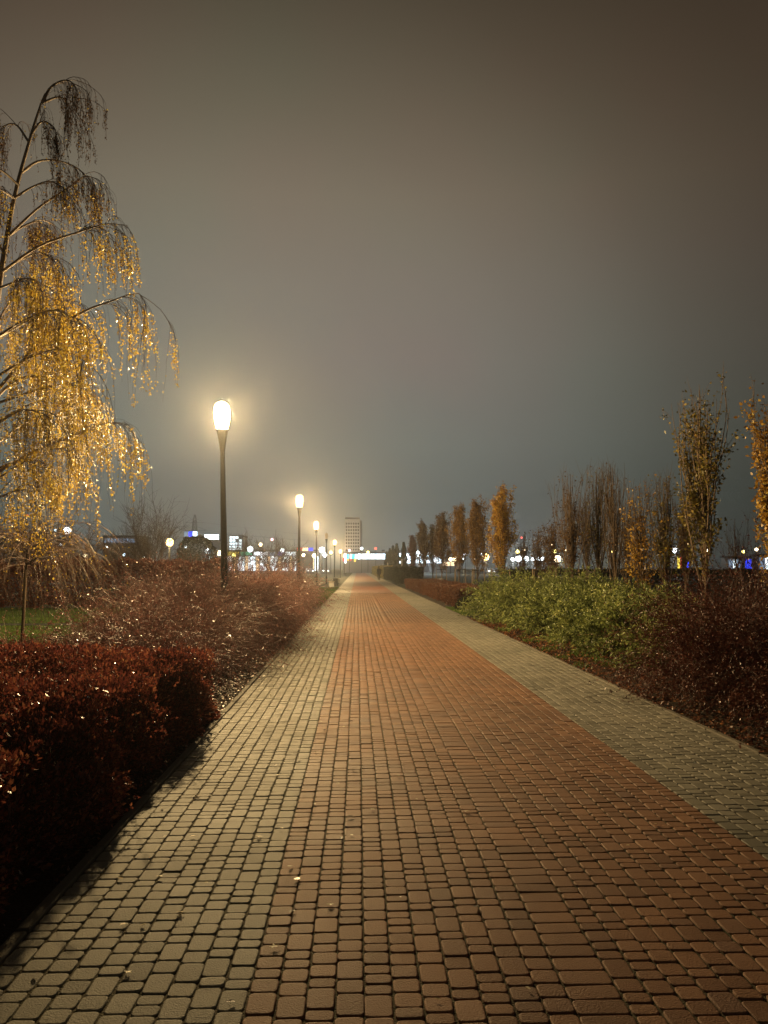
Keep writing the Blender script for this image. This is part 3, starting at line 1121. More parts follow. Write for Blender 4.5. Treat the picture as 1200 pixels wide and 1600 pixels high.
litter('leaf_litter', lambda n: np.stack([3.49 + 2.2 * rng.uniform(size=n) ** 1.25, rng.uniform(4, 24, n), rng.uniform(-.022, .02, n)], -1), 15000, 'brown fallen leaves on the soil along the right kerb', L=.055)
litter('leaf_litter', lambda n: np.stack([-1.50 - .8 * rng.uniform(size=n), rng.uniform(4, 24, n), rng.uniform(-.025, .02, n)], -1), 7500, 'dark red fallen leaves on the soil along the left kerb')

# single leaves on the paving
def flat_leaf(pts, thick=.0006, bend=.006):
    bend *= .3
    """a small curled leaf from an outline"""
    n = len(pts)
    V = []
    for z0 in (0, thick):
        for (a, b_) in pts:
            V.append((a, b_, z0 + .003 + bend * math.cos(a * 60) * abs(b_) / .03 + bend * .6 * math.sin(a * 70 + 1)))
    c0 = len(V)
    V += [(0, 0, .002), (0, 0, .002 + thick)]
    F = []
    for i in range(n):
        j = (i + 1) % n
        F.append((c0, j, i))
        F.append((c0 + 1, n + i, n + j))
        F.append((i, j, n + j, n + i))
    mb = MB()
    mb.add(V, F)
    return mb


def lobed(r, k, deep):
    return [(r * (1 if i % 2 == 0 else deep) * math.cos(2 * PI * i / (2 * k)) * (1.15 if i == 0 else 1), r * (1 if i % 2 == 0 else deep) * math.sin(2 * PI * i / (2 * k))) for i in range(2 * k)]


oval = [(.022 * math.cos(a), .012 * math.sin(a)) for a in np.linspace(0, 2 * PI, 9)[:-1]]
leaf_meshes = {
    'oval': [flat_leaf(oval).mesh('fallen_leaf', M['pale_leaf']), flat_leaf([(x * 1.2, y * .8) for x, y in oval], bend=.010).mesh('fallen_leaf', M['pale_leaf'])],
    'star': [flat_leaf(lobed(.030, 5, .45), bend=.008).mesh('fallen_leaf', M['pale_leaf'])],
    'dark': [flat_leaf([(x * 1.3, y * 1.3) for x, y in oval], bend=.012).mesh('fallen_leaf', M['dark_dry_leaf'])],
}


def ground_at(px, py):
    d = cF + cR * (px - 600) / FPX - cU * (py - 800) / FPX
    s = -CAM_H / d[2]
    return float(d[0] * s), float(d[1] * s)


named = [
    (464, 1377, 'round', 'largest pale round leaf lying on a red block left of centre'),
    (428, 1483, 'star', 'pale star-shaped leaf on the red blocks near the grey border'),
    (515, 1417, 'star', 'small pale leaf in the red blocks right of the round one'),
    (193, 1448, 'star', 'crumpled pale leaf lowest on the left grey blocks'),
    (282, 1429, 'star', 'pale leaf on a dark grey block beside the shadow'),
    (188, 1376, 'oval', 'pale curled leaf in the hedge shadow edge'),
    (249, 1373, 'oval', 'pale leaf tip between grey blocks at a joint'),
    (404, 1310, 'star', 'pale leaf on the grey blocks just left of the red border'),
    (308, 1245, 'star', 'bright pale leaf on the grey blocks near the hedge shadow'),
    (453, 1357, 'oval', 'small pale leaf above the round one'),
    (434, 1213, 'oval', 'tiny pale leaf on the last grey row'),
    (527, 1156, 'oval', 'pale leaf on red blocks in the bright lit band'),
    (520, 1182, 'oval', 'pale leaf below another in the bright lit band'),
    (582, 1135, 'oval', 'small pale leaf in the middle of the lit red blocks'),
    (581, 1267, 'star', 'tan leaf on the red blocks in the centre'),
    (547, 1278, 'dark', 'dark curled leaf at a joint in the centre of the path'),
    (467, 1188, 'dark', 'dark leaf lying on the lit grey blocks'),
    (728, 1270, 'star', 'tan broken leaf right of centre'),
    (744, 1420, 'dark', 'dark leaf with pale tip on the red blocks lower right'),
    (899, 1126, 'star', 'brown leaf near the right grey blocks'),
    (833, 1073, 'dark', 'dark leaf on the right grey blocks upper row'),
    (920, 1090, 'dark', 'dark leaf beside the right kerb'),
    (1052, 1120, 'oval', 'pale leaf lying close to the right kerb'),
    (1140, 1174, 'oval', 'tiny pale leaf on dark grey blocks at the right edge'),
    (1024, 1290, 'oval', 'small pale leaf on red blocks at right'),
    (622, 1214, 'oval', 'tiny pale leaf straight below the tower'),
    (380, 1167, 'star', 'pale crumpled leaf on grey blocks at the hedge end'),
    (548, 1128, 'dark', 'dark thin leaf in the bright lit red blocks'),
]
for px, py, kind, lab in named:
    x, y = ground_at(px, py)
    if kind == 'round':
        me = flat_leaf([(.021 * math.cos(a), .021 * math.sin(a)) for a in np.linspace(0, 2 * PI, 10)[:-1]], bend=.004).mesh('fallen_leaf', M['pale_leaf'])
    else:
        me = leaf_meshes[kind][0]
    o = link('fallen_leaf', me)
    o.location = (x, y, .006)
    o.rotation_euler = (random.uniform(-.30, -.08), random.uniform(-.15, .15), 0)
    o.location.z = .010
    o.rotation_mode = 'ZXY'
    o.rotation_euler.z = random.uniform(0, 6.28)
    s = random.uniform(.65, .9) * (1 + max(0, y - 4) * .07)
    o.scale = (s, s, s)
    tag(o, lab, 'leaf', 'leaves fallen on the path')
for i in range(84):
    y = 2.9 + 16 * random.random() ** 1.3
    if random.random() < .55:
        x = random.uniform(PX0 + .05, 0)
    else:
        x = random.uniform(0, PX1)
    dark = random.random() < .35
    o = link('fallen_leaf', random.choice(leaf_meshes['dark'] if dark else leaf_meshes['oval'] + leaf_meshes['star']))
    o.location = (x, y, .006)
    o.rotation_mode = 'ZXY'
    o.rotation_euler = (random.uniform(-.4, .05), random.uniform(-.2, .2), random.uniform(0, 6.28))
    o.location.z = .009
    s = random.uniform(.22, .55) + .03 * y
    o.scale = (s, s, s)
    tag(o, 'tiny dark leaf scrap lying on the blocks' if dark else 'tiny pale leaf scrap lying on the blocks', 'leaf', 'dark leaf scraps on the path' if dark else 'pale leaf scraps on the path')

# ------------------------------------------------------------------ birch at the upper left
def polyline_tube(pts, r0, r1, k=12, sides=8):
    """smooth tube through a few points"""
    pts = np.array(pts, float)
    t = np.linspace(0, len(pts) - 1, k)
    P = np.zeros((k, 3))
    for a in range(3):
        c = pts[:, a]
        i = np.clip(t.astype(int), 0, len(pts) - 2)
        f = t - i
        cm = np.concatenate([[2 * c[0] - c[1]], c, [2 * c[-1] - c[-2]]])
        p0, p1, p2, p3 = cm[i], cm[i + 1], cm[i + 2], cm[i + 3]
        P[:, a] = .5 * (2 * p1 + (p2 - p0) * f + (2 * p0 - 5 * p1 + 4 * p2 - p3) * f ** 2 + (3 * p1 - p0 - 3 * p2 + p3) * f ** 3)
    R = np.linspace(r0, r1, k)
    return P, R


def birch():
    TY = 12.0
    base = np.array([at(-70, 887, TY)[0], TY, -.05])
    trunk_pts = [base, at(-48, 760, TY), at(-22, 600, TY), at(2, 425, TY), at(22, 310, TY), at(46, 220, TY), at(62, 168, TY), at(70, 146, TY)]
    trunk_pts = [np.array(p) for p in trunk_pts]
    root = empty('birch_tree', tuple(base))
    off = base.copy()
    tp, tr_ = polyline_tube(trunk_pts, .07, .007, 26)
    v, q = tubes((tp - off)[None], tr_[None], 8)
    link('trunk', mesh_quads('trunk', v, q, M['birch_bark'], True), root)
    limbs = []
    # limbs that read in the photograph: start, bends, tip (pixels, depth offset)
    spec = [
        [(2, 425, 0), (60, 385, -.3), (125, 362, -.5), (165, 350, -.6), (200, 352, -.7)],
        [(14, 368, 0), (60, 325, .2), (105, 295, .3), (135, 275, .4), (152, 285, .5)],
        [(33, 270, 0), (60, 252, .3), (95, 252, .5), (128, 268, .7), (150, 295, .8)],
        [(48, 212, 0), (65, 190, -.1), (85, 200, -.2), (88, 225, -.2)],
        [(66, 162, 0), (78, 138, 0), (98, 126, 0), (114, 130, 0), (124, 148, 0)],
        [(68, 160, 0), (90, 152, .1), (103, 158, .1), (108, 180, .1)],
        [(-30, 640, 0), (30, 570, -.4), (85, 515, -.7), (135, 485, -.9), (170, 472, -1.0), (215, 458, -1.1), (230, 480, -1.2)],
        [(-32, 650, 0), (20, 597, .3), (60, 588, .5), (100, 592, .7), (140, 605, .9), (165, 640, 1.0)],
        [(-30, 640, 0), (10, 625, -.5), (70, 606, -.8), (110, 600, -1.0), (145, 615, -1.1)],
        [(-48, 760, 0), (10, 730, -.3), (60, 702, -.5), (110, 683, -.7), (160, 662, -.8), (195, 662, -.9)],
        [(-50, 770, 0), (0, 745, .4), (50, 715, .6), (90, 700, .8), (125, 715, 1.0)],
        [(-10, 530, 0), (10, 520, .5), (45, 500, .9), (80, 470, 1.2), (115, 470, 1.4)],
        [(10, 400, 0), (-20, 360, .3), (-60, 340, .4), (-100, 360, .5)],
        [(30, 290, 0), (0, 265, -.3), (-30, 262, -.5), (-60, 290, -.5)],
        [(45, 222, 0), (25, 195, .2), (5, 198, .3), (-10, 220, .3)],
        [(-2, 450, 0), (25, 440, -.8), (45, 435, -1.3), (70, 445, -1.7)],
        [(-10, 520, 0), (10, 480, 1.0), (40, 455, 1.6), (70, 460, 2.0)],
        [(-40, 700, 0), (0, 660, -1.0), (40, 640, -1.6), (80, 650, -2.0)],
        [(-40, 700, 0), (0, 690, 1.0), (40, 660, 1.7), (95, 650, 2.2), (120, 680, 2.4)],
        [(-25, 600, 0), (-90, 560, .5), (-160, 550, .8), (-200, 580, 1)],
        [(-35, 680, 0), (-100, 650, -.5), (-170, 640, -.8), (-220, 670, -1)],
        [(-55, 790, 0), (-10, 780, -.4), (30, 765, -.8), (60, 770, -1.0)],
    ]
    tpx = [(-48, 760), (-35, 680), (-22, 600), (-10, 530), (2, 425), (14, 368), (22, 310), (40, 245)]
    for q_ in range(14):
        j = q_ % 7
        a, b_ = tpx[j]
        ln = (150, 170, 165, 150, 120, 100, 80, 60)[j] * random.uniform(.6, 1.0)
        sg_ = 1 if random.random() < .8 else -1
        dz_ = random.uniform(-2.4, 2.4)
        spec.append([(a, b_, 0), (a + sg_ * ln * .35, b_ - ln * .22, dz_ * .4), (a + sg_ * ln * .7, b_ - ln * .34, dz_ * .8), (a + sg_ * ln, b_ - ln * .22, dz_)])
    PL, RL = [], []
    for s in spec:
        pts = [at(a, b_, TY + c) for a, b_, c in s]
        P, R = polyline_tube(pts, .010 + .0032 * len(s), .003, 14)
        PL.append(P)
        RL.append(R)
    PL = np.array(PL)
    RL = np.array(RL)
    for i in range(len(spec)):
        v, q = tubes((PL[i] - off)[None], RL[i][None], 5)
        link('limb', mesh_quads('limb', v, q, M['birch_bark'], True), root)
    nl_ = len(PL)
    # secondary branches
    m = 7
    p2, t2 = along(PL, rng.uniform(.25, .98, (nl_, m)))
    d2 = t2.reshape(-1, 3) + rng.normal(size=(nl_ * m, 3)) * np.array([.45, .6, .25]) + np.array([0, 0, .15])
    B2 = grow(p2.reshape(-1, 3), d2, rng.uniform(.35, .9, nl_ * m), 8, 1.6, .08)
    v2 = tubes(B2 - off, np.linspace(.0065, .003, 8)[None] * np.ones((len(B2), 1)))
    # hanging strands from limbs and secondary branches
    m1, m2 = 38, 8
    q1, u1 = along(PL, rng.uniform(.30, 1, (nl_, m1)))
    q2, u2 = along(B2, rng.uniform(.3, 1, (len(B2), m2)))
    P0 = np.concatenate([q1.reshape(-1, 3), q2.reshape(-1, 3)])
    U0 = np.concatenate([u1.reshape(-1, 3), u2.reshape(-1, 3)])
    U0 = unit(U0 + rng.normal(size=U0.shape) * .35)
    H = P0[:, 2]
    Ls = np.where(H > 7.2, rng.uniform(.22, .72, len(P0)), rng.uniform(.4, 1.3, len(P0)))
    K = 9
    P = np.zeros((len(P0), K, 3))
    P[:, 0] = P0
    d = U0 * 1.0 + rng.normal(size=U0.shape) * .25 + np.array([.05, 0, .1])
    for k in range(1, K):
        d = d + np.array([0, 0, -.62]) + rng.normal(size=d.shape) * .13
        d = unit(d)
        d[:, :2] *= .93
        P[:, k] = P[:, k - 1] + d * (Ls / (K - 1))[:, None]
    v3 = tubes(P - off, np.linspace(.0028, .0014, K)[None] * np.ones((len(P), 1)))
    V, Q, mi = merge(v2, v3)
    tw = link('twigs', mesh_quads('twigs', V, Q, M['birch_twig']), root)
    tw['kind'] = 'stuff'
    # leaves: plenty below, few and withered high up
    per = 34
    tpar = rng.uniform(.25, 1, (len(P), per))
    C, T = along(P, tpar)
    C = C.reshape(-1, 3)
    T = T.reshape(-1, 3)
    z = C[:, 2]
    clump = np.repeat(rng.uniform(size=len(P)), per)
    prob = np.clip((7.9 - z) / 2.2, 0, 1) * np.clip(.55 + (z - 2.2) * .25, .45, 1) + .03
    fld = lump(C[:, 0] * 1.0 + C[:, 1] * .8, C[:, 2] * 1.2 + C[:, 1] * .5)
    keep = (rng.uniform(size=len(C)) < prob * np.where(clump < .35, .12, 1.1) * np.clip(.62 + .65 * fld, .10, 1))
    Cg, Tg = C[keep], T[keep]
    lv = leaves(Cg - off + rng.normal(size=Cg.shape) * .014, Tg * .6 + rng.normal(size=Cg.shape) * .7 + [0, 0, -.4], .040 * rng.uniform(.6, 1.15, len(Cg)), .029 * rng.uniform(.6, 1.1, len(Cg)), .2)
    f = link('golden_leaves', mesh_quads('golden_leaves', lv[0], lv[1], M['birch_leaf']), root)
    f['kind'] = 'stuff'
    kb = (rng.uniform(size=len(C)) < np.clip((z - 5.8) / 2.0, 0, 1) * .55 * np.where(clump > .7, 1.2, .35)) & (tpar.reshape(-1) > .45)
    Cb, Tb = C[kb], T[kb]
    lb = leaves(Cb - off + rng.normal(size=Cb.shape) * .010, Tb + rng.normal(size=Cb.shape) * .35, .040 * rng.uniform(.6, 1.15, len(Cb)), .016, .2)
    f = link('withered_leaves', mesh_quads('withered_leaves', lb[0], lb[1], M['birch_brown']), root)
    f['kind'] = 'stuff'
    tag(root, 'big weeping birch with golden leaves and pale limbs beside the lawn', 'tree')


birch()


# ------------------------------------------------------------------ small bare and weeping trees
def bare_tree(name, x, y, h, spread, label, cat='tree', trunk_h=.25, n1=7, n2=6, n3=5, r0=.05, wander=.12, up=1.0, group=None, leaf=None, nleaf=0, leafL=.05, lean=(0, 0), bark='bare_twig', scale_r=1.0):
    root = empty(name, (x, y, -.08))
    z1 = h * trunk_h
    tpts = [(0, 0, 0), (lean[0] * .5 + .02, lean[1] * .5, z1 * .5), (lean[0], lean[1], z1)]
    P, R = polyline_tube(tpts, r0, r0 * .75, 6)
    v, q = tubes(P[None], R[None], 7)
    link('trunk', mesh_quads('trunk', v, q, M[bark], True), root)
    az = np.arange(n1) * 2 * PI / n1 + rng.uniform(-.3, .3, n1)
    D = np.stack([np.cos(az) * spread, np.sin(az) * spread, np.full(n1, up)], -1)
    D[0] = (0.05, 0, 1)
    P0 = np.array([[lean[0], lean[1], z1 * .97]] * n1) - np.array([0, 0, 1]) * rng.uniform(0, z1 * .25, (n1, 1))
    A = grow(P0, D, (h - z1) * rng.uniform(.75, 1.05, n1) / (.35 + .65 * up), 9, -.15, wander)
    va = tubes(A, np.linspace(r0 * .5, r0 * .10, 9)[None] * np.ones((n1, 1)), 4)
    p, t = along(A, rng.uniform(.15, .9, (n1, n2)))
    Bp = grow(p.reshape(-1, 3), t.reshape(-1, 3) + rng.normal(size=(n1 * n2, 3)) * .5 * max(.3, spread + .3), (h - z1) * .42 * rng.uniform(.6, 1.2, n1 * n2), 6, -.3, wander)
    vb = tubes(Bp, np.linspace(r0 * .20, r0 * .05, 6)[None] * np.ones((n1 * n2, 1)))
    p, t = along(Bp, rng.uniform(.15, .95, (n1 * n2, n3)))
    Cp = grow(p.reshape(-1, 3), t.reshape(-1, 3) + rng.normal(size=(n1 * n2 * n3, 3)) * .55, (h - z1) * .2 * rng.uniform(.5, 1.2, n1 * n2 * n3), 4, -.1, wander)
    vc = tubes(Cp, np.linspace(r0 * .12, r0 * .06, 4)[None] * np.ones((len(Cp), 1)))
    V, Q, _ = merge(va, vb, vc)
    cr = link('crown', mesh_quads('crown', V, Q, M['bare_twig']), root)
    cr['kind'] = 'stuff'
    if leaf and nleaf:
        p, t = along(Cp, rng.uniform(.1, 1, (len(Cp), max(1, nleaf // len(Cp) + 1))))
        C = p.reshape(-1, 3)[:nleaf]
        T = t.reshape(-1, 3)[:nleaf]
        lv = leaves(C, T + rng.normal(size=C.shape) * .7 + [0, 0, -.3], leafL, leafL * .6, .2)
        f = link('leaves', mesh_quads('leaves', lv[0], lv[1], M[leaf]), root)
        f['kind'] = 'stuff'
    tag(root, label, cat, group)
    return root


def weeping_tree(x, y, h, label, n=60, lean=.1):
    root = empty('weeping_tree', (x, y, -.06))
    P, R = polyline_tube([(0, 0, 0), (.02, 0, h * .3), (lean * .3, 0, h * .6), (lean, 0, h * .8)], .035, .024, 8)
    v, q = tubes(P[None], R[None], 7)
    link('trunk', mesh_quads('trunk', v, q, M['bark'], True), root)
    az = rng.uniform(0, 2 * PI, n)
    top = np.array([lean, 0, h * .78])
    A = grow(np.repeat(top[None], n, 0) - np.array([0, 0, 1]) * rng.uniform(0, h * .2, (n, 1)), np.stack([np.cos(az), np.sin(az), rng.uniform(.3, 1.3, n)], -1), rng.uniform(.6, 1.5, n) * h * .75, 12, 3.2, .08)
    A[:, :, 2] = np.maximum(A[:, :, 2], .1)
    va = tubes(A, np.linspace(.009, .0025, 12)[None] * np.ones((n, 1)))
    p, t = along(A, rng.uniform(.3, .9, (n, 4)))
    Bp = grow(p.reshape(-1, 3), t.reshape(-1, 3) + rng.normal(size=(n * 4, 3)) * .3, h * .3, 6, 1.8, .06)
    Bp[:, :, 2] = np.maximum(Bp[:, :, 2], .1)
    vb = tubes(Bp, np.linspace(.004, .002, 6)[None] * np.ones((n * 4, 1)))
    V, Q, _ = merge(va, vb)
    cr = link('crown', mesh_quads('crown', V, Q, M['birch_twig']), root)
    cr['kind'] = 'stuff'
    p, t = along(Bp, rng.uniform(.2, 1, (n * 4, 1)))
    C = p.reshape(-1, 3)
    lv = leaves(C, rng.normal(size=C.shape) + [0, 0, -1], .04, .028, .2)
    f = link('leaves', mesh_quads('leaves', lv[0], lv[1], M['birch_leaf']), root)
    f['kind'] = 'stuff'
    tag(root, label, 'tree')


weeping_tree(atx(38, 15.2), 15.2, 2.9, 'small crooked weeping tree with few leaves, on the lawn under the birch', 70, .12)
weeping_tree(atx(-8, 19.5), 19.5, 3.2, 'thin weeping tree behind the crooked one at the left edge', 50, -.1)

bt = [
    (235, 52, 5.6, .42, .18, .55, 'bare tree with upright fan of branches, beside the orange light', .07),
    (172, 50, 3.6, .75, .22, .6, 'low bushy bare tree between the white lamp and the fan tree', .06),
    (120, 48, 3.9, .70, .22, .6, 'rounded bare tree right under the white lamp', .06),
    (60, 42, 4.6, .7, .25, .7, 'dense bare tree behind the crooked weeping tree', .07),
    (10, 44, 4.6, .7, .25, .7, 'dense bare tree at the left edge of the hedge', .07),
    (425, 70, 4.6, .95, .22, .6, 'spreading bare tree left of the second lamp', .08),
    (372, 74, 4.9, .5, .2, .7, 'thin bare tree right of the nearest lamp pole', .06),
    (345, 66, 2.9, .75, .2, .6, 'low bare tree behind the nearest lamp pole', .05),
    (455, 92, 4.2, .7, .25, .7, 'small bare tree just left of the second lamp pole, farther away', .06),
    (288, 46, 3.0, .8, .2, .6, 'bushy bare tree under the blue sign', .05),
]
for px, Y, h, sp, th, up, lab, r0 in bt:
    bare_tree('bare_tree', atx(px, Y), Y, h, sp, lab, r0=r0, trunk_h=th, up=up + .4, n1=15, n2=12, n3=9)

# evergreen with a rounded top
ball_root = empty('evergreen_tree', (atx(308, 78), 78, 0))
n = 7000
u = unit(rng.normal(size=(n, 3)))
rr = (1 - rng.exponential(.06, n)) * (1 + .10 * lump(u[:, 0] * 1.5, u[:, 2] * 1.5))
C = u * rr[:, None] * np.array([1.9, 1.9, 1.9]) + np.array([0, 0, 3.0])
C[:, 2] = np.maximum(C[:, 2], .3)
lv = leaves(C, u + rng.normal(size=u.shape) * .6, .16, .10, .2)
f = link('crown', mesh_quads('crown', lv[0], lv[1], M['cypress']), ball_root)
f['kind'] = 'stuff'
P, R = polyline_tube([(0, 0, 0), (0, 0, 1.5), (0, 0, 3)], .14, .08, 5)
v, q = tubes(P[None], R[None], 7)
link('trunk', mesh_quads('trunk', v, q, M['bark'], True), ball_root)
tag(ball_root, 'dark round-topped evergreen tree under the pylon', 'tree')


# ------------------------------------------------------------------ columnar trees with stakes, right
def columnar(x, y, h, w_, label, leafmat, nleaf, leafL, dens_top=1.0, nb=26, bare=.0, r0=.055, trunk_h=.16, stakes=True, wig=.05, taper=False):
    root = empty('columnar_tree', (x, y, -.08))
    w = w_ * 1.55
    nleaf = int(nleaf * 2.0)
    P, R = polyline_tube([(0, 0, 0), (.03, 0, h * .3), (.0, .02, h * .65), (.02, 0, h * .93)], r0, .008, 12)
    v, q = tubes(P[None], R[None], 8)
    link('trunk', mesh_quads('trunk', v, q, M['bark'], True), root)
    t0 = rng.uniform(trunk_h, .62, nb)
    p0, _ = along(P[None], t0[None])
    p0 = p0[0]
    az = rng.uniform(0, 2 * PI, nb)
    D = np.stack([np.cos(az) * .55, np.sin(az) * .55, np.full(nb, 1.0)], -1)
    L = (h * .98 - p0[:, 2]) * rng.uniform(.45, 1.0, nb) * 1.02
    K = 10
    A = np.zeros((nb, K, 3))
    A[:, 0] = p0
    d = unit(D)
    for k in range(1, K):
        d = d + rng.normal(size=d.shape) * wig * 2
        d[:, :2] *= .74
        d = unit(d)
        A[:, k] = A[:, k - 1] + d * (L / (K - 1))[:, None] * np.array([w, w, 1.0])
    if taper:
        zt_ = np.clip(A[:, :, 2] / h, 0, 1)
        A[:, :, :2] *= (np.clip((1.03 - zt_) / .55, .04, 1) ** .75)[..., None]
    va = tubes(A, np.linspace(r0 * .34, r0 * .07, K)[None] * np.ones((nb, 1)), 4)
    m = 7
    p, t = along(A, rng.uniform(.1, .97, (nb, m)))
    B = grow(p.reshape(-1, 3), t.reshape(-1, 3) + rng.normal(size=(nb * m, 3)) * [.35, .35, .1], h * .10 * rng.uniform(.5, 1.4, nb * m), 5, -.5, .08)
    vb = tubes(B, np.linspace(r0 * .10, r0 * .04, 5)[None] * np.ones((nb * m, 1)))
    V, Q, _ = merge(va, vb)
    br = link('branches', mesh_quads('branches', V, Q, M['bark']), root)
    br['kind'] = 'stuff'
    if nleaf:
        per = max(1, int(nleaf / (nb * m)) * 2)
        p, t = along(B, rng.uniform(.1, 1, (nb * m, per)))
        C = p.reshape(-1, 3)
        T = t.reshape(-1, 3)
        zt = C[:, 2] / h
        keep = rng.uniform(size=len(C)) < .5 * np.where(zt > .55, dens_top * (1 - bare * (zt - .55) / .45), 1)
        C = C[keep]
        T = T[keep]
        C = C + rng.normal(size=C.shape) * leafL * .7
        lv = leaves(C, T * .4 + rng.normal(size=C.shape) * .8 + [0, 0, -.25], leafL * rng.uniform(.6, 1.2, len(C)), leafL * .80 * rng.uniform(.6, 1.1, len(C)), .22)
        f = link('leaves', mesh_quads('leaves', lv[0], lv[1], M[leafmat]), root)
        f['kind'] = 'stuff'
    tag(root, label, 'tree', 'columnar trees right of the path')
    return root


def stake_frame(x, y, h, label, r=.5, rz=0.0):
    root = empty('tree_stakes', (x, y, -.09), rz)
    pts = [(r * math.cos(a), r * math.sin(a)) for a in (.5, .5 + 2 * PI / 3, .5 + 4 * PI / 3)]
    me = None
    for (a, b_) in pts:
        lx, ly = random.uniform(-.05, .05), random.uniform(-.05, .05)
        mb = MB().bar((a, b_, 0), (a * .9 + lx, b_ * .9 + ly, h), .035, 8, .032)
        mb.build('stake', M['stake'], root, True)
    for i in range(3):
        a, b_ = pts[i], pts[(i + 1) % 3]
        MB().bar((a[0] * .92, a[1] * .92, h - .10), (b_[0] * .92, b_[1] * .92, h - .10), .028, 6).build('crossbar', M['rail'], root, True)
    tag(root, label, 'tree stakes', 'wooden stake frames around the columnar trees')


ct = [
    # px, Y, top_py, width, label, leafmat, nleaf, leafL, denstop, bare
    (783, 40, 757, .62, 'tallest golden-leaved columnar tree right of the tower, densely leafy', 'oak_gold', 6500, .10, 1.0, .2),
    (745, 48, 775, .62, 'brown columnar tree with a gap in its crown, left of the golden one', 'oak_tan', 5000, .11, .9, .3),
    (717, 57, 784, .60, 'brown narrow columnar tree second left of the golden one', 'oak_tan', 5000, .12, .9, .3),
    (690, 68.5, 797, .52, 'dark narrow columnar tree above the small white board', 'oak_brown', 5200, .13, 1.0, .2),
    (661, 80, 812, .62, 'dark columnar tree beside the pale post', 'oak_brown', 5200, .14, 1.0, .2),
    (676, 84, 820, .45, 'short dark columnar tree between two taller dark ones', 'oak_brown', 2600, .14, .9, .2),
    (645, 96, 838, .55, 'rust-red columnar tree right of the thin cypress shapes', 'oak_red', 4200, .15, 1.0, .1),
    (1100, 16.7, 580, .44, 'tall half-bare columnar tree with scattered gold leaves', 'oak_olive', 3600, .080, .55, .85),
    (1215, 14.2, 600, .42, 'leafy orange columnar tree cut off by the right edge', 'oak_gold', 3400, .085, .75, .85),
    (893, 26.5, 724, .52, 'bare columnar tree with brown leaves at its foot, leftmost of the bare ones', 'oak_brown', 1500, .085, .35, .9),
    (934, 27.5, 716, .44, 'nearly leafless columnar tree second of the bare ones', 'oak_olive', 800, .085, .3, .9),
    (960, 24.5, 713, .34, 'slim leafless columnar tree beside the yellow street light', 'oak_brown', 350, .08, .4, .9),
    (1002, 20.5, 738, .55, 'short columnar tree with yellow-green leaves low down', 'oak_gold', 1800, .075, .35, .95),
    (1040, 22.5, 730, .50, 'bare columnar tree just left of the tallest half-bare one', 'oak_olive', 1600, .08, .35, .9),
    (842, 38, 818, .6, 'small bare columnar tree right of the golden tree', 'oak_brown', 900, .085, .5, .5),
    (862, 33, 808, .55, 'small thin columnar tree next to the bare pair', 'oak_brown', 1200, .085, .7, .5),
    (818, 46, 828, .5, 'shortest bare columnar tree touching the golden tree', 'oak_brown', 700, .09, .7, .5),
    (916, 33, 760, .45, 'slim bare columnar tree behind the pair of leafless ones', 'oak_brown', 300, .09, .5, .8),
    (978, 31, 770, .45, 'slim bare columnar tree behind the short yellow-green one', 'oak_brown', 300, .09, .5, .8),
    (1070, 30, 765, .5, 'brown-leaved columnar tree behind the tallest half-bare one', 'oak_brown', 1500, .09, .5, .8),
    (1150, 30, 800, .8, 'slanting bare sapling right of the half-bare tree', 'oak_brown', 60, .09, .5, .5),
]
for i, (px, Y, tp_, w, lab, lm, nlf, lL, dt_, ba) in enumerate(ct):
    h = float(at(px, tp_, Y)[2]) + .08
    columnar(atx(px, Y), Y, h, w, lab, lm, nlf, lL, dt_, 26 if h < 4 else (30 if nlf > 4000 else 40), ba, r0=.06 if h > 4.5 else .045, wig=.06, taper=nlf > 2500 and px < 1000)
for px, Y, lab in [(783, 40, 'wooden stake frame around the golden columnar tree'), (745, 48, 'wooden stake frame under the brown tree with the gap'),
                   (717, 57, 'pale wooden stakes around the second brown tree'), (690, 68.5, 'wooden stakes behind the small white board'),
                   (842, 38, 'low stake frame around the small bare tree'), (893, 26.5, 'stake frame around the leftmost bare tree'),
                   (934, 27.5, 'stake frame around the second bare tree')]:
    stake_frame(atx(px, Y), Y, 1.62, lab, .55, random.uniform(0, 2))

# thin cypress shapes far along the right of the path
for i, (px, tp_, Y, lab) in enumerate([(631, 849, 104, 'slim dark conifer nearest the rust-red tree'), (620, 851, 112, 'slim dark conifer second from the rust-red tree'),
                                       (614, 854, 122, 'dark conifer above the walking person, on the right'), (609, 858, 134, 'small dark conifer above the walking person'),
                                       (604, 863, 150, 'tiny conifer farthest along the right of the path')]):
    h = float(at(px, tp_, Y)[2])
    root = empty('conifer', (atx(px, Y), Y, 0))
    n = 2600
    zz = rng.uniform(.04, 1, n) ** .8
    rr = (h * .085) * np.minimum(1, (1 - zz) * 2.2 + .05) * np.sqrt(rng.uniform(.3, 1, n)) * (1 + .25 * np.sin(zz * 25))
    a = rng.uniform(0, 2 * PI, n)
    C = np.stack([rr * np.cos(a), rr * np.sin(a), zz * h], -1)
    lv = leaves(C, np.stack([np.cos(a), np.sin(a), np.full(n, 1.6)], -1) + rng.normal(size=(n, 3)) * .3, .26, .13, .2)
    f = link('foliage', mesh_quads('foliage', lv[0], lv[1], M['cypress']), root)
    f['kind'] = 'stuff'
    MB().lathe([(.09, 0), (.07, h * .4), (.02, h * .8)], 8).build('trunk', M['bark'], root, True)
    tag(root, lab, 'conifer', 'slim dark conifers along the right of the path')

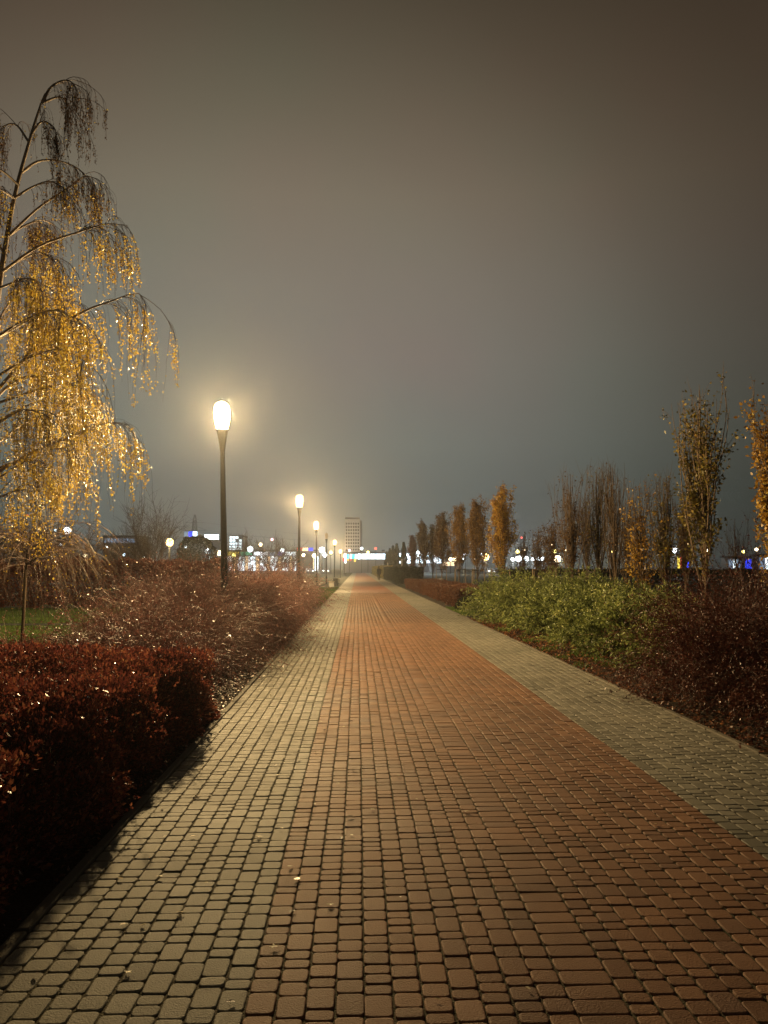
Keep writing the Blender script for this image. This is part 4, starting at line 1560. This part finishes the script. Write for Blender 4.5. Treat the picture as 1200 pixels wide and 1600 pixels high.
# pale posts along the right (bollard-like wooden posts by the tall hedge)
for px, Y, h, lab in [(655, 86, 3.0, 'tall pale post beside the dark columnar tree'), (628, 100, 2.6, 'pale post left of the rust-red tree'),
                      (616, 112, 2.4, 'pale post above the walking person'), (606, 126, 2.3, 'short pale post right of the path end'),
                      (598, 142, 2.2, 'shortest pale post near the path end')]:
    root = empty('pale_post', (atx(px, Y), Y, 0))
    MB().lathe([(.075, 0), (.075, .06), (.055, .08), (.05, h)], 10).build('shaft', M['concrete'], root, True)
    MB().lathe([(.065, h + .001), (.065, h + .05), (.02, h + .08)], 10).build('cap', M['concrete'], root, True)
    tag(root, lab, 'post', 'pale posts right of the path')

# small white notice board
nb_ = empty('notice_board', (atx(688, 60), 60, -.08))
MB().box(-.23, .23, -.012, .012, .22, .80, .004).build('panel', M['concrete'], nb_)
for sx in (-.16, .16):
    MB().bar((sx, .035, 0), (sx, .035, .76), .02, 8).build('post', M['steel'], nb_, True)
tag(nb_, 'small blank pale board on two short posts at the rust hedge', 'sign')

# hoop racks: low pale arches
def hoop(px, Y, h, w, label):
    root = empty('metal_hoop', (atx(px, Y), Y, -.09))
    mb = MB()
    pts = [(-w / 2, 0, 0), (-w / 2, 0, h - w / 2)] + [(-w / 2 * math.cos(a), 0, h - w / 2 + w / 2 * math.sin(a)) for a in np.linspace(.3, PI - .3, 6)] + [(w / 2, 0, h - w / 2), (w / 2, 0, 0)]
    P = np.array(pts)
    v, q = tubes(P[None], np.full((1, len(P)), .024), 8)
    link('tube', mesh_quads('tube', v, q, M['steel'], True), root)
    for sx in (-w / 2, w / 2):
        MB().lathe([(.055, 0), (.055, .1)], 10, (sx, 0, 0)).build('foot', M['steel'], root, True)
    tag(root, label, 'hoop')


hoop(731, 52, 1.15, .55, 'pale metal hoop beside the staked trees on the right')
hoop(157, 33, .95, .55, 'pale metal hoop on the lawn before the dark hedge')


# ------------------------------------------------------------------ benches left of the path
def bench(x, y, label, rz=0):
    root = empty('bench', (x, y, -.09), rz)
    for sy in (-.62, .62):
        MB().box(-.20, .20, sy - .09, sy + .09, 0, .43, .01).build('leg', M['concrete'], root)
    for k in range(4):
        MB().box(-.235 + k * .12, -.130 + k * .12, -.85, .85, .433, .475, .006).build('seat_slat', M['stake'], root)
    tag(root, label, 'bench')


bench(-2.25, 66, 'low bench beside the path, past the last reddish shrub')
bench(-2.2, 84, 'low bench farther along the left kerb, near the unlit lamp')
rb = empty('litter_bin', (-2.0, 69, -.09))
MB().lathe([(.20, 0), (.22, .05), (.22, .70)], 18).build('bin_body', M['dark_steel'], rb, True)
MB().lathe([(.235, .702), (.235, .74), (.14, .76)], 18).build('rim', M['steel'], rb, True)
tag(rb, 'dark round litter bin with a paler rim next to the nearer bench', 'bin')

# ------------------------------------------------------------------ walking person
def person(x, y, rz, label):
    root = empty('person', (x, y, 0), rz)
    J = {'pelvis': (0, 0, .95), 'spine': (0, -.01, 1.15), 'chest': (0, .0, 1.34), 'neck': (0, .01, 1.47), 'headb': (0, .02, 1.53), 'head': (0, .03, 1.62), 'crown': (0, .02, 1.70),
         'shl': (-.17, 0, 1.41), 'ell': (-.23, -.10, 1.15), 'wrl': (-.22, -.02, .92),
         'shr': (.17, 0, 1.41), 'elr': (.23, .02, 1.13), 'wrr': (.22, .18, .93),
         'hil': (-.09, 0, .90), 'knl': (-.10, .14, .50), 'anl': (-.10, .12, .09), 'tol': (-.10, .27, .05),
         'hir': (.09, 0, .90), 'knr': (.10, -.06, .49), 'anr': (.10, -.30, .14), 'tor': (.10, -.20, .04)}
    R = {'pelvis': (.155, .12), 'spine': (.15, .11), 'chest': (.17, .12), 'neck': (.055, .055), 'headb': (.06, .065), 'head': (.078, .092), 'crown': (.05, .06),
         'shl': (.068, .07), 'ell': (.052, .052), 'wrl': (.036, .036), 'shr': (.068, .07), 'elr': (.052, .052), 'wrr': (.036, .036),
         'hil': (.095, .10), 'knl': (.068, .07), 'anl': (.048, .05), 'tol': (.04, .028), 'hir': (.095, .10), 'knr': (.068, .07), 'anr': (.048, .05), 'tor': (.04, .028)}
    E_ = [('pelvis', 'spine'), ('spine', 'chest'), ('chest', 'neck'), ('neck', 'headb'), ('headb', 'head'), ('head', 'crown'),
          ('chest', 'shl'), ('shl', 'ell'), ('ell', 'wrl'), ('chest', 'shr'), ('shr', 'elr'), ('elr', 'wrr'),
          ('pelvis', 'hil'), ('hil', 'knl'), ('knl', 'anl'), ('anl', 'tol'), ('pelvis', 'hir'), ('hir', 'knr'), ('knr', 'anr'), ('anr', 'tor')]
    # hands: palm, four fingers and a thumb
    for s, w_, dn in (('l', 'wrl', -1), ('r', 'wrr', 1)):
        wx, wy, wz = J[w_]
        J['pm' + s] = (wx, wy + .01, wz - .07)
        R['pm' + s] = (.030, .036)
        E_.append((w_, 'pm' + s))
        for k in range(4):
            fy = wy + .01 + (k - 1.5) * .021
            J['f%d%s' % (k, s)] = (wx, fy, wz - .115)
            J['g%d%s' % (k, s)] = (wx - dn * .015, fy + .004, wz - .150 - (.008 if k in (1, 2) else 0))
            R['f%d%s' % (k, s)] = (.009, .009)
            R['g%d%s' % (k, s)] = (.008, .008)
            E_ += [('pm' + s, 'f%d%s' % (k, s)), ('f%d%s' % (k, s), 'g%d%s' % (k, s))]
        J['t' + s] = (wx - dn * .01, wy + .052, wz - .085)
        R['t' + s] = (.010, .010)
        E_.append(('pm' + s, 't' + s))
    names = list(J)
    me = bpy.data.meshes.new('body')
    me.from_pydata([J[k] for k in names], [(names.index(a), names.index(b_)) for a, b_ in E_], [])
    me.materials.append(M['coat'])
    ob = link('body', me, root)
    md = ob.modifiers.new('skin', 'SKIN')
    md.use_smooth_shade = True
    sv = me.skin_vertices[0].data
    for i, k in enumerate(names):
        sv[i].radius = R[k]
    sv[names.index('pelvis')].use_root = True
    ob.modifiers.new('sub', 'SUBSURF').levels = 1
    # hair cap and face
    MB().lathe([(.02, .10), (.07, .085), (.098, .03), (.100, -.02), (.085, -.07)][::-1], 14, (0, .015, 1.635)).build('hair', M['hair'], root, True)
    # open coat skirt
    MB().lathe([(.20, .72), (.195, .85), (.175, 1.02), (.185, 1.25), (.175, 1.38), (.10, 1.47)], 16).build('coat', M['coat'], root, True)
    tag(root, label, 'person')


person(atx(592, 93), 93, PI * .96, 'person in dark coat walking on the right side of the path far away')


# ------------------------------------------------------------------ far buildings
def block(name, px0, px1, pyt, Y, depth, wallm, label, cat='building', roof=True):
    """building with its front at distance Y, spanning px0..px1, roof line at pyt; returns root and front frame"""
    x0, x1 = atx(px0, Y), atx(px1, Y)
    h = float(at((px0 + px1) / 2, pyt, Y)[2])
    root = empty(name, ((x0 + x1) / 2, Y, 0))
    w = (x1 - x0) / 2
    MB().box(-w, w, 0, depth, -.1, h).build('wall', wallm, root)
    if roof:
        MB().box(-w - .15, w + .15, -.15, depth + .15, h + .002, h + .4).build('roof', M['dark_roof'], root)
    tag(root, label, cat)
    return root, w, h


def panel(root, name, x0, x1, z0, z1, matl, y=-.12, d=.10, label=None):
    o = MB().box(x0, x1, y - d, y, z0, z1).build(name, matl, root)
    if label:
        o['label'] = label
    return o


def fz(py, Y):
    return float(at(600, py, Y)[2])


# tower
TYd = 330
tw_, w, h = block('tower_block', 538.5, 562.5, 811, TYd, 9, M['tower_wall'], 'pale grey high-rise tower with rows of windows at the path end', roof=False)
MB().box(-w * .96, w * .96, .5, 8.5, h + .002, h + .8).build('roof', M['dark_roof'], tw_)
MB().box(w + .002, w + .9, .6, 8.4, 0, h - .6).build('side_wall', M['steel'], tw_)
nf, nc = 15, 6
fh = (h - 1.4) / nf
wx = (2 * w - .5) / nc
wm = MB().box(-wx * .30, wx * .30, 0, .06, 0, fh * .55).mesh('window', M['dark_glass'])
wlit = MB().box(-wx * .30, wx * .30, 0, .06, 0, fh * .55).mesh('window', E['shop_glow_warm'])
for r in range(1, nf):
    for c in range(nc):
        o = link('window', wm, tw_)
        o.location = (-w + .25 + (c + .5) * wx, -.065, r * fh + fh * .3)
for c in range(nc + 1):
    panel(tw_, 'fin', -w + .25 + c * wx - .14, -w + .25 + c * wx + .14, 2, h - 1.2, M['tower_wall'], 0 - .002, .35)

# office with lit floors
of, w, h = block('office_building', 357, 378, 838, 260, 12, M['shop_wall'], 'office building with five lit white floors right of the nearest lamp')
for k in range(5):
    z0 = fz(862, 260) + (h - fz(862, 260)) * (k / 5.0) + .25
    for c in range(4):
        xa = -w + .2 + c * (2 * w - .4) / 4
        if (k, c) in ((4, 3), (3, 2)):
            panel(of, 'window', xa + .06, xa + (2 * w - .4) / 4 - .06, z0, z0 + .75, M['dark_glass'])
        else:
            panel(of, 'window', xa + .06, xa + (2 * w - .4) / 4 - .06, z0, z0 + .75, E['office_glow'])

# sign tower building
sg, w, h = block('shop_building', 318, 341, 845, 240, 12, M['shop_wall'], 'building with a big glowing white rooftop sign left of the nearest lamp')
panel(sg, 'roof_sign', -w + .2, w - .1, h + .45, h + 1.9, E['white'], .3, .3, 'glowing blank white rooftop sign')
for k in range(3):
    for c in range(3):
        xa = -w + .3 + c * (2 * w - .6) / 3
        panel(sg, 'window', xa + .1, xa + (2 * w - .6) / 3 - .1, 2.2 + k * 1.9, 3.4 + k * 1.9, E['dim_blue_glow'] if (k + c) % 2 else E['office_glow'])

# long low lit retail building on the left
rt, w, h = block('retail_building', 345, 500, 861, 230, 20, M['shop_wall'], 'long low shopping hall with a glowing shop front left of the path')
zt, zb_ = fz(861, 230), fz(869, 230)
segs = [(352, 373, 'sign_yellow'), (376, 394, 'sign_green'), (396, 418, 'sign_white'), (420, 432, 'dim_blue_glow'), (434, 444, 'sign_blue'), (446, 462, 'shop_glow')]
cxr = rt.location.x
for a, b_, mm in segs:
    panel(rt, 'shop_sign', atx(a, 230) - cxr, atx(b_, 230) - cxr, zb_ + .2, zt - .3, E[mm])
for k in range(26):
    xa = -w + .5 + k * (2 * w - 1) / 26
    panel(rt, 'window', xa + .08, xa + (2 * w - 1) / 26 - .08, .6, zb_ - .1, E['shop_glow'] if k % 3 else E['shop_glow_warm'])
fl, w, h = block('flag_sign', 463, 489, 855, 215, .6, M['dark_steel'], 'long rooftop sign in red, white and blue behind the second lamp', 'sign', False)
tag(fl, 'long horizontal sign in red, white and blue behind the second lamp', 'sign')
z0, z1 = fz(861, 215), fz(856, 215)
for a, b_, mm in ((464, 471, 'sign_red'), (472, 481, 'sign_yellow'), (482, 489, 'sign_blue')):
    panel(fl, 'sign_panel', atx(a, 215) - fl.location.x, atx(b_, 215) - fl.location.x, z0, z1, E['shop_glow_warm'] if mm == 'sign_yellow' else E[mm])

# central hall at the end of the path
ch, w, h = block('retail_building', 536, 606, 864, 236, 18, M['shop_wall'], 'bright white shopping hall straight at the end of the path')
cx0 = ch.location.x
for a, b_, p0, p1, mm in [(538, 541, 865, 880, 'shop_glow'), (541.5, 546, 866, 873, 'sign_cyan'), (547, 549, 866, 873, 'shop_glow'), (549.5, 554, 866, 873, 'sign_cyan'),
                          (555, 558, 866, 873, 'shop_glow'), (541, 545, 873.5, 876, 'sign_yellow'), (546, 549, 873.5, 876, 'sign_red'), (553, 556, 873.5, 878, 'sign_yellow'),
                          (535.5, 537.6, 872, 877, 'sign_red')]:
    panel(ch, 'sign_panel', atx(a, 236) - cx0, atx(b_, 236) - cx0, fz(p1, 236), fz(p0, 236), E[mm])
for k in range(14):
    a = 559 + k * 3.3
    panel(ch, 'window', atx(a + .25, 236) - cx0, atx(a + 3.05, 236) - cx0, fz(873.5, 236), fz(865.5, 236), E['sign_white'] if k % 4 else E['cool'])

# unseen floodlights, added on the hall roof only to brighten the tower
for sx in (-6, 6):
    fr_ = empty('added_floodlight', (cx0 + sx, 250, h + .4))
    MB().box(-.5, .5, -.12, .12, .35, .9, .04).build('housing', M['dark_steel'], fr_)
    MB().box(-.42, .42, .122, .15, .42, .84).build('lens', E['white'], fr_)
    for lx in (-.3, .3):
        MB().bar((lx, 0, 0), (lx, 0, .35), .04, 6).build('bracket', M['dark_steel'], fr_)
    sl = bpy.data.lights.new('added_flood_bulb', 'SPOT')
    sl.energy = 13000
    sl.color = (.80, .90, 1)
    sl.spot_size = math.radians(50)
    sl.spot_blend = .6
    so = bpy.data.objects.new('added_flood_bulb', sl)
    COL.objects.link(so)
    so.parent = fr_
    so.location = (0, .3, .65)
    so.rotation_euler = (math.radians(90 + 13), 0, math.radians(6 if sx > 0 else -2))
    tag(fr_, 'added rooftop flood lamp to brighten the tower, ' + ('on the right' if sx > 0 else 'on the left') + ' of the white hall', 'added_floodlight', 'added floodlights on the hall roof')

# right-hand hall seen through the trees
rh, w, h = block('retail_building', 612, 712, 862, 250, 18, M['shop_wall'], 'bright hall glimpsed between the dark columnar trees')
cx1 = rh.location.x
for k in range(24):
    a = 614 + k * 4
    mm = ['sign_white', 'shop_glow', 'cool', 'shop_glow'][k % 4] if a < 690 else 'shop_glow_warm'
    panel(rh, 'window', atx(a + .3, 250) - cx1, atx(a + 3.7, 250) - cx1, fz(880 if a < 690 else 884, 250), fz(865 if a < 690 else 878, 250), E[mm])

# low hall far left
lh, w, h = block('warehouse', 160, 212, 839, 210, 14, M['shop_wall'], 'low bluish hall on the far left behind the bare trees')
for k in range(10):
    xa = -w + .3 + k * (2 * w - .6) / 10
    panel(lh, 'window', xa + .1, xa + (2 * w - .6) / 10 - .1, h - 1.6, h - .4, E['dim_blue_glow'])
# small far kiosks right
for (a, b_, pt, Y, lab, cols) in [(1058, 1076, 868, 150, 'small lit stall in yellow, red and blue under the bright white lamp', ('sign_yellow', 'sign_red', 'dim_blue_glow', 'sign_blue')),
                                  (1138, 1158, 872, 150, 'low pale blue lit kiosk right of the half-bare tree', ('dim_blue_glow', 'office_glow', 'dim_blue_glow')),
                                  (1164, 1174, 872, 150, 'small blue lit kiosk near the right edge', ('sign_blue', 'sign_blue')),
                                  (1186, 1204, 869, 150, 'small white lit kiosk at the right edge', ('dim_blue_glow', 'office_glow'))]:
    kk, w, h = block('kiosk', a, b_, pt, Y, 3, M['shop_wall'], lab, 'kiosk')
    nn = len(cols)
    for i, c in enumerate(cols):
        panel(kk, 'lit_panel', -w + (i + .08) * 2 * w / nn, -w + (i + .92) * 2 * w / nn, .5, h - .3, E[c])
bs = empty('roof_sign', (atx(297, 190), 190, 0))
for sx in (-.7, .7):
    MB().bar((sx, .3, 0), (sx, .3, fz(838, 190)), .09, 8).build('post', M['dark_steel'], bs, True)
for i, c in enumerate(('cool', 'sign_blue', 'cool')):
    panel(bs, 'sign_panel', -1.6 + i * 1.1, -.6 + i * 1.1, fz(839, 190) + (.2 if i == 2 else 0), fz(831, 190), E[c if i != 0 else 'dim_blue_glow'])
tag(bs, 'blue glowing sign on posts beside the round evergreen', 'sign')

# ------------------------------------------------------------------ pylon and wires
Yp = 420
pyl = empty('power_pylon', (atx(303, Yp), Yp, 0))
ph = fz(805, Yp)
mb = MB()
lv_ = [0, .25, .45, .6, .72, .82, .9, 1]
wd = [3.4, 2.5, 1.9, 1.5, 1.2, 1.0, .8, .3]
for i in range(len(lv_) - 1):
    z0, z1, a, b_ = lv_[i] * ph, lv_[i + 1] * ph, wd[i], wd[i + 1]
    cs0 = [(-a, -a), (a, -a), (a, a), (-a, a)]
    cs1 = [(-b_, -b_), (b_, -b_), (b_, b_), (-b_, b_)]
    for k in range(4):
        j = (k + 1) % 4
        mb.bar((*cs0[k], z0), (*cs1[k], z1), .13, 4)
        mb.bar((*cs0[k], z0), (*cs1[j], z1), .08, 4)
        mb.bar((*cs0[j], z0), (*cs1[k], z1), .08, 4)
        mb.bar((*cs1[k], z1), (*cs1[j], z1), .08, 4)
mb.build('lattice', M['dark_steel'], pyl)
for z, l in ((.72, 7), (.86, 5)):
    m2_ = MB()
    m2_.bar((-l, 0, ph * z), (l, 0, ph * z), .13, 4)
    for s in (-1, 1):
        m2_.bar((s * l, 0, ph * z), (s * .8, 0, ph * (z + .07)), .09, 4)
    m2_.build('crossarm', M['dark_steel'], pyl)
tag(pyl, 'dark lattice power pylon rising behind the round evergreen', 'pylon')
for i, (dx, dz) in enumerate(((7, .72), (5, .86), (-7, .72))):
    p0 = np.array([pyl.location.x + dx, Yp, ph * dz])
    p1 = np.array([atx(900, 620), 620, 22 + i * 3])
    tt = np.linspace(0, 1, 24)[:, None]
    P = p0 + (p1 - p0) * tt
    P[:, 2] -= 14 * (4 * tt[:, 0] * (1 - tt[:, 0])) * .5
    v, q = tubes(P[None], np.full((1, 24), .06), 4)
    tag(link('power_line', mesh_quads('power_line', v, q, M['dark_steel'])), ['thin power line hanging from the lower right arm of the pylon', 'thin power line hanging from the upper arm of the pylon', 'thin power line hanging from the left arm of the pylon'][i], 'cable', 'power lines from the pylon')


# ------------------------------------------------------------------ distant lights on posts
def far_light(px, py, Y, r, col, label, group='distant street lights'):
    r0_ = r
    r = r * .85
    c = at(px, py, Y)
    root = empty('distant_light', (float(c[0]), Y, 0))
    z = float(c[2])
    MB().lathe([(r * .16 + .03, 0), (r * .12 + .03, z - r)], 6).build('post', M['dark_steel'], root, True)
    MB().lathe([(r * .35, z - r * .98), (r * .8, z - r * .6), (r, z), (r * .8, z + r * .55), (r * .3, z + r * .9)], 12).build('lamp_head', E[col], root, True)
    if r0_ >= .75 or (Y < 130 and r0_ >= .4):
        ld = bpy.data.lights.new('bulb', 'POINT')
        ld.energy = 2600 if Y > 130 else 1100
        ld.color = {'white': (.9, .97, 1), 'cool': (.7, .88, 1), 'warm': (1, .85, .55), 'amber': (1, .68, .3), 'yellow': (1, .85, .35)}[col]
        ld.shadow_soft_size = r
        lo = bpy.data.objects.new('bulb', ld)
        COL.objects.link(lo)
        lo.parent = root
        lo.location = (0, -r * 1.6, z)
    tag(root, label, 'street light', group)


FL = [
    (105, 829, 90, .50, 'white', 'brightest white light on the far left, above the bare trees'),
    (87, 829, 100, .20, 'cool', 'small bluish light just left of the brightest white one'),
    (82, 869, 85, .34, 'warm', 'warm white light low on the far left'),
    (133, 868, 85, .26, 'warm', 'small warm light among bare branches on the left'),
    (94, 851, 110, .28, 'cool', 'bluish light cluster top, low left of the bright white light'),
    (99, 856, 112, .22, 'cool', 'bluish light just below another on the far left'),
    (167, 854, 120, .22, 'white', 'small white light left of the orange one'),
    (186, 882, 80, .14, 'amber', 'tiny amber light above the arching shrubs'),
    (194, 867, 110, .28, 'cool', 'bluish white light above the arching shrubs'),
    (265, 847, 70, .44, 'amber', 'large orange light beside the upright bare tree'),
    (290, 854, 120, .24, 'white', 'small white light right of the orange one'),
    (226, 871, 110, .20, 'white', 'tiny white light low under the upright bare tree'),
    (325, 858, 170, .30, 'white', 'tiny white light left of the sign building'),
    (343, 864, 170, .70, 'warm', 'bright warm light directly left of the nearest lamp pole'),
    (365, 868, 170, .55, 'yellow', 'yellow-white light directly right of the nearest lamp pole'),
    (391, 858, 170, .80, 'white', 'bright white light above the green shop sign'),
    (407, 851, 180, .50, 'warm', 'pale light higher up left of the spreading bare tree'),
    (425, 843, 190, .40, 'pink', 'small pinkish light high in the spreading bare tree'),
    (441, 860, 180, .55, 'white', 'white light in front of the shopping hall, right in the bare tree'),
    (395, 879, 130, .30, 'white', 'low white light left of another low one, over the reddish shrubs'),
    (409, 882, 120, .30, 'white', 'low white light over the reddish shrubs'),
    (474, 867, 170, .45, 'warm', 'warm light just right of the second lamp pole'),
    (491, 868, 170, .55, 'warm', 'warm light under the blue end of the long sign'),
    (503, 859, 190, .80, 'white', 'bright white light between the third lamp and the unlit one'),
    (508, 867, 180, .60, 'white', 'white light under the unlit lamp head'),
    (517, 863, 180, .45, 'yellow', 'yellowish light just right of the unlit lamp'),
    (546, 860, 225, .45, 'pink', 'small pinkish light at the tower foot'),
    (565, 857, 225, .45, 'white', 'small white light at the right of the tower'),
    (575, 863, 225, .50, 'yellow', 'yellow light right of the tower'),
    (587, 857, 225, .42, 'red', 'small red light right of the tower'),
    (634, 870, 200, .90, 'white', 'bright white light between the slim conifers'),
    (652, 866, 200, 1.1, 'white', 'very bright white light left of the dark columnar tree'),
    (672, 868, 200, 1.1, 'cool', 'large bright bluish light right of the dark columnar tree'),
    (704, 874, 180, .50, 'warm', 'warm light left of a brighter one between brown trees'),
    (711, 873, 180, .65, 'warm', 'bright warm light between two brown columnar trees'),
    (722, 872, 180, .50, 'white', 'white light right of the second brown tree'),
    (727, 866, 190, .45, 'white', 'small white light up between two brown trees'),
    (741, 872, 180, .35, 'warm', 'small warm light inside the brown tree with the gap'),
    (754, 866, 190, .55, 'white', 'white light left of the golden tree'),
    (759, 870, 180, .95, 'amber', 'large orange light left of the golden tree'),
    (801, 874, 180, .50, 'white', 'white light right of the golden tree'),
    (809, 862, 190, .60, 'yellow', 'yellow light on a tall post right of the golden tree'),
    (810, 873, 180, .85, 'white', 'bright white light under the yellow one'),
    (819, 860, 190, .35, 'warm', 'small warm light beside the yellow one'),
    (822, 873, 180, .75, 'white', 'bright white light second under the small warm one'),
    (833, 873.5, 180, .45, 'white', 'left light in a row of three small white ones'),
    (841, 873.5, 180, .55, 'white', 'middle light in a row of three small white ones'),
    (848, 873, 180, .50, 'white', 'right light in a row of three small white ones'),
    (863, 852, 190, .45, 'warm', 'pale light at the top of a tall post behind bare trees'),
    (866, 861, 190, .65, 'yellow', 'yellow light over the wide bright one behind bare trees'),
    (871, 873, 180, 1.0, 'warm', 'wide bright light at the leftmost bare columnar tree'),
    (883, 860, 190, .35, 'warm', 'tiny warm light within the leftmost bare columnar tree'),
    (959, 861, 120, .42, 'yellow', 'yellow light among the slim leafless columnar trees'),
    (1054, 859, 120, .50, 'white', 'bright white light left of the half-bare tall tree'),
    (1105, 860, 120, .26, 'warm', 'small warm light seen through the half-bare tall tree'),
    (1161, 862, 120, .32, 'yellow', 'yellow light right of the half-bare tall tree'),
    (1182, 858.5, 120, .30, 'warm', 'warm light nearest the right edge'),
    (815, 840, 300, .45, 'red', 'small red warning light high right of the golden tree'),
    (42, 805, 60, .10, 'red', 'tiny red light high on the left behind the birch'),
]
for r in FL:
    far_light(*r)

# two cars parked in front of the halls, far away
def car(x, y, rz, colr, label):
    cm, _, _ = mat('car_paint', colr, .25, .5)
    root = empty('parked_car', (x, y, 0), rz)
    prof = [(-2.1, .35), (-2.15, .75), (-1.9, .95), (-1.2, 1.02), (-.7, 1.42), (.7, 1.45), (1.35, 1.02), (2.0, .92), (2.15, .7), (2.1, .35)]
    mb = MB()
    V_ = [(a, s * (.85 if z < 1.1 else .68), z) for s in (-1, 1) for a, z in prof]
    n_ = len(prof)
    F_ = [tuple(range(n_)), tuple(reversed(range(n_, 2 * n_)))] + [(i, n_ + i, n_ + (i + 1) % n_, (i + 1) % n_) for i in range(n_)]
    mb.add(V_, F_)
    mb.build('body', cm, root)
    for sx in (-1.35, 1.35):
        for sy in (-.80, .80):
            MB().bar((sx, sy - .1, .32), (sx, sy + .1, .32), .32, 14).build('wheel', M['dark_steel'], root, True)
    for sy in (-.62, .62):
        MB().box(2.12, 2.17, sy - .15, sy + .15, .66, .80).build('headlight', E['white'], root)
    for sy in (-.862, .862):
        MB().box(-1.0, 1.1, sy - .01, sy + .01, 1.04, 1.32).build('side_window', M['dark_glass'], root)
    tag(root, label, 'car', 'cars parked far off by the halls')


for px, Y, rz_, c, lab in [(300, 205, 1.2, (.05, .06, .08), 'dark car far away left of the sign building'),
                           (484, 200, -1.4, (.3, .3, .3), 'grey car with headlights on, under the tricolour sign'),
                           (510, 205, -1.6, (.4, .4, .4), 'pale car with headlights on, below the unlit lamp'),
                           (765, 190, -1.5, (.25, .25, .25), 'grey car far away left of the golden tree'),
                           (838, 190, -1.3, (.4, .4, .42), 'pale car far away below the row of three lights'),
                           (870, 188, 1.7, (.1, .1, .12), 'dark car far away under the wide bright light')]:
    car(atx(px, Y), Y, rz_, c, lab)

# ------------------------------------------------------------------ haze
hz = MB().box(-420, 420, -30, 640, -1.2, 60).build('haze', M['soil'])
hm = bpy.data.materials.new('night_haze')
hm.use_nodes = True
t = hm.node_tree
t.nodes.clear()
vo = N(t, 'ShaderNodeVolumePrincipled')
vo.inputs['Color'].default_value = (.93, .94, .95, 1)
vo.inputs['Density'].default_value = HAZE_DENSITY
vo.inputs['Anisotropy'].default_value = .85
o = N(t, 'ShaderNodeOutputMaterial')
t.links.new(vo.outputs[0], o.inputs['Volume'])
hz.data.materials.clear()
hz.data.materials.append(hm)
tag(hz, 'thin pale night haze filling the park', kind='stuff')
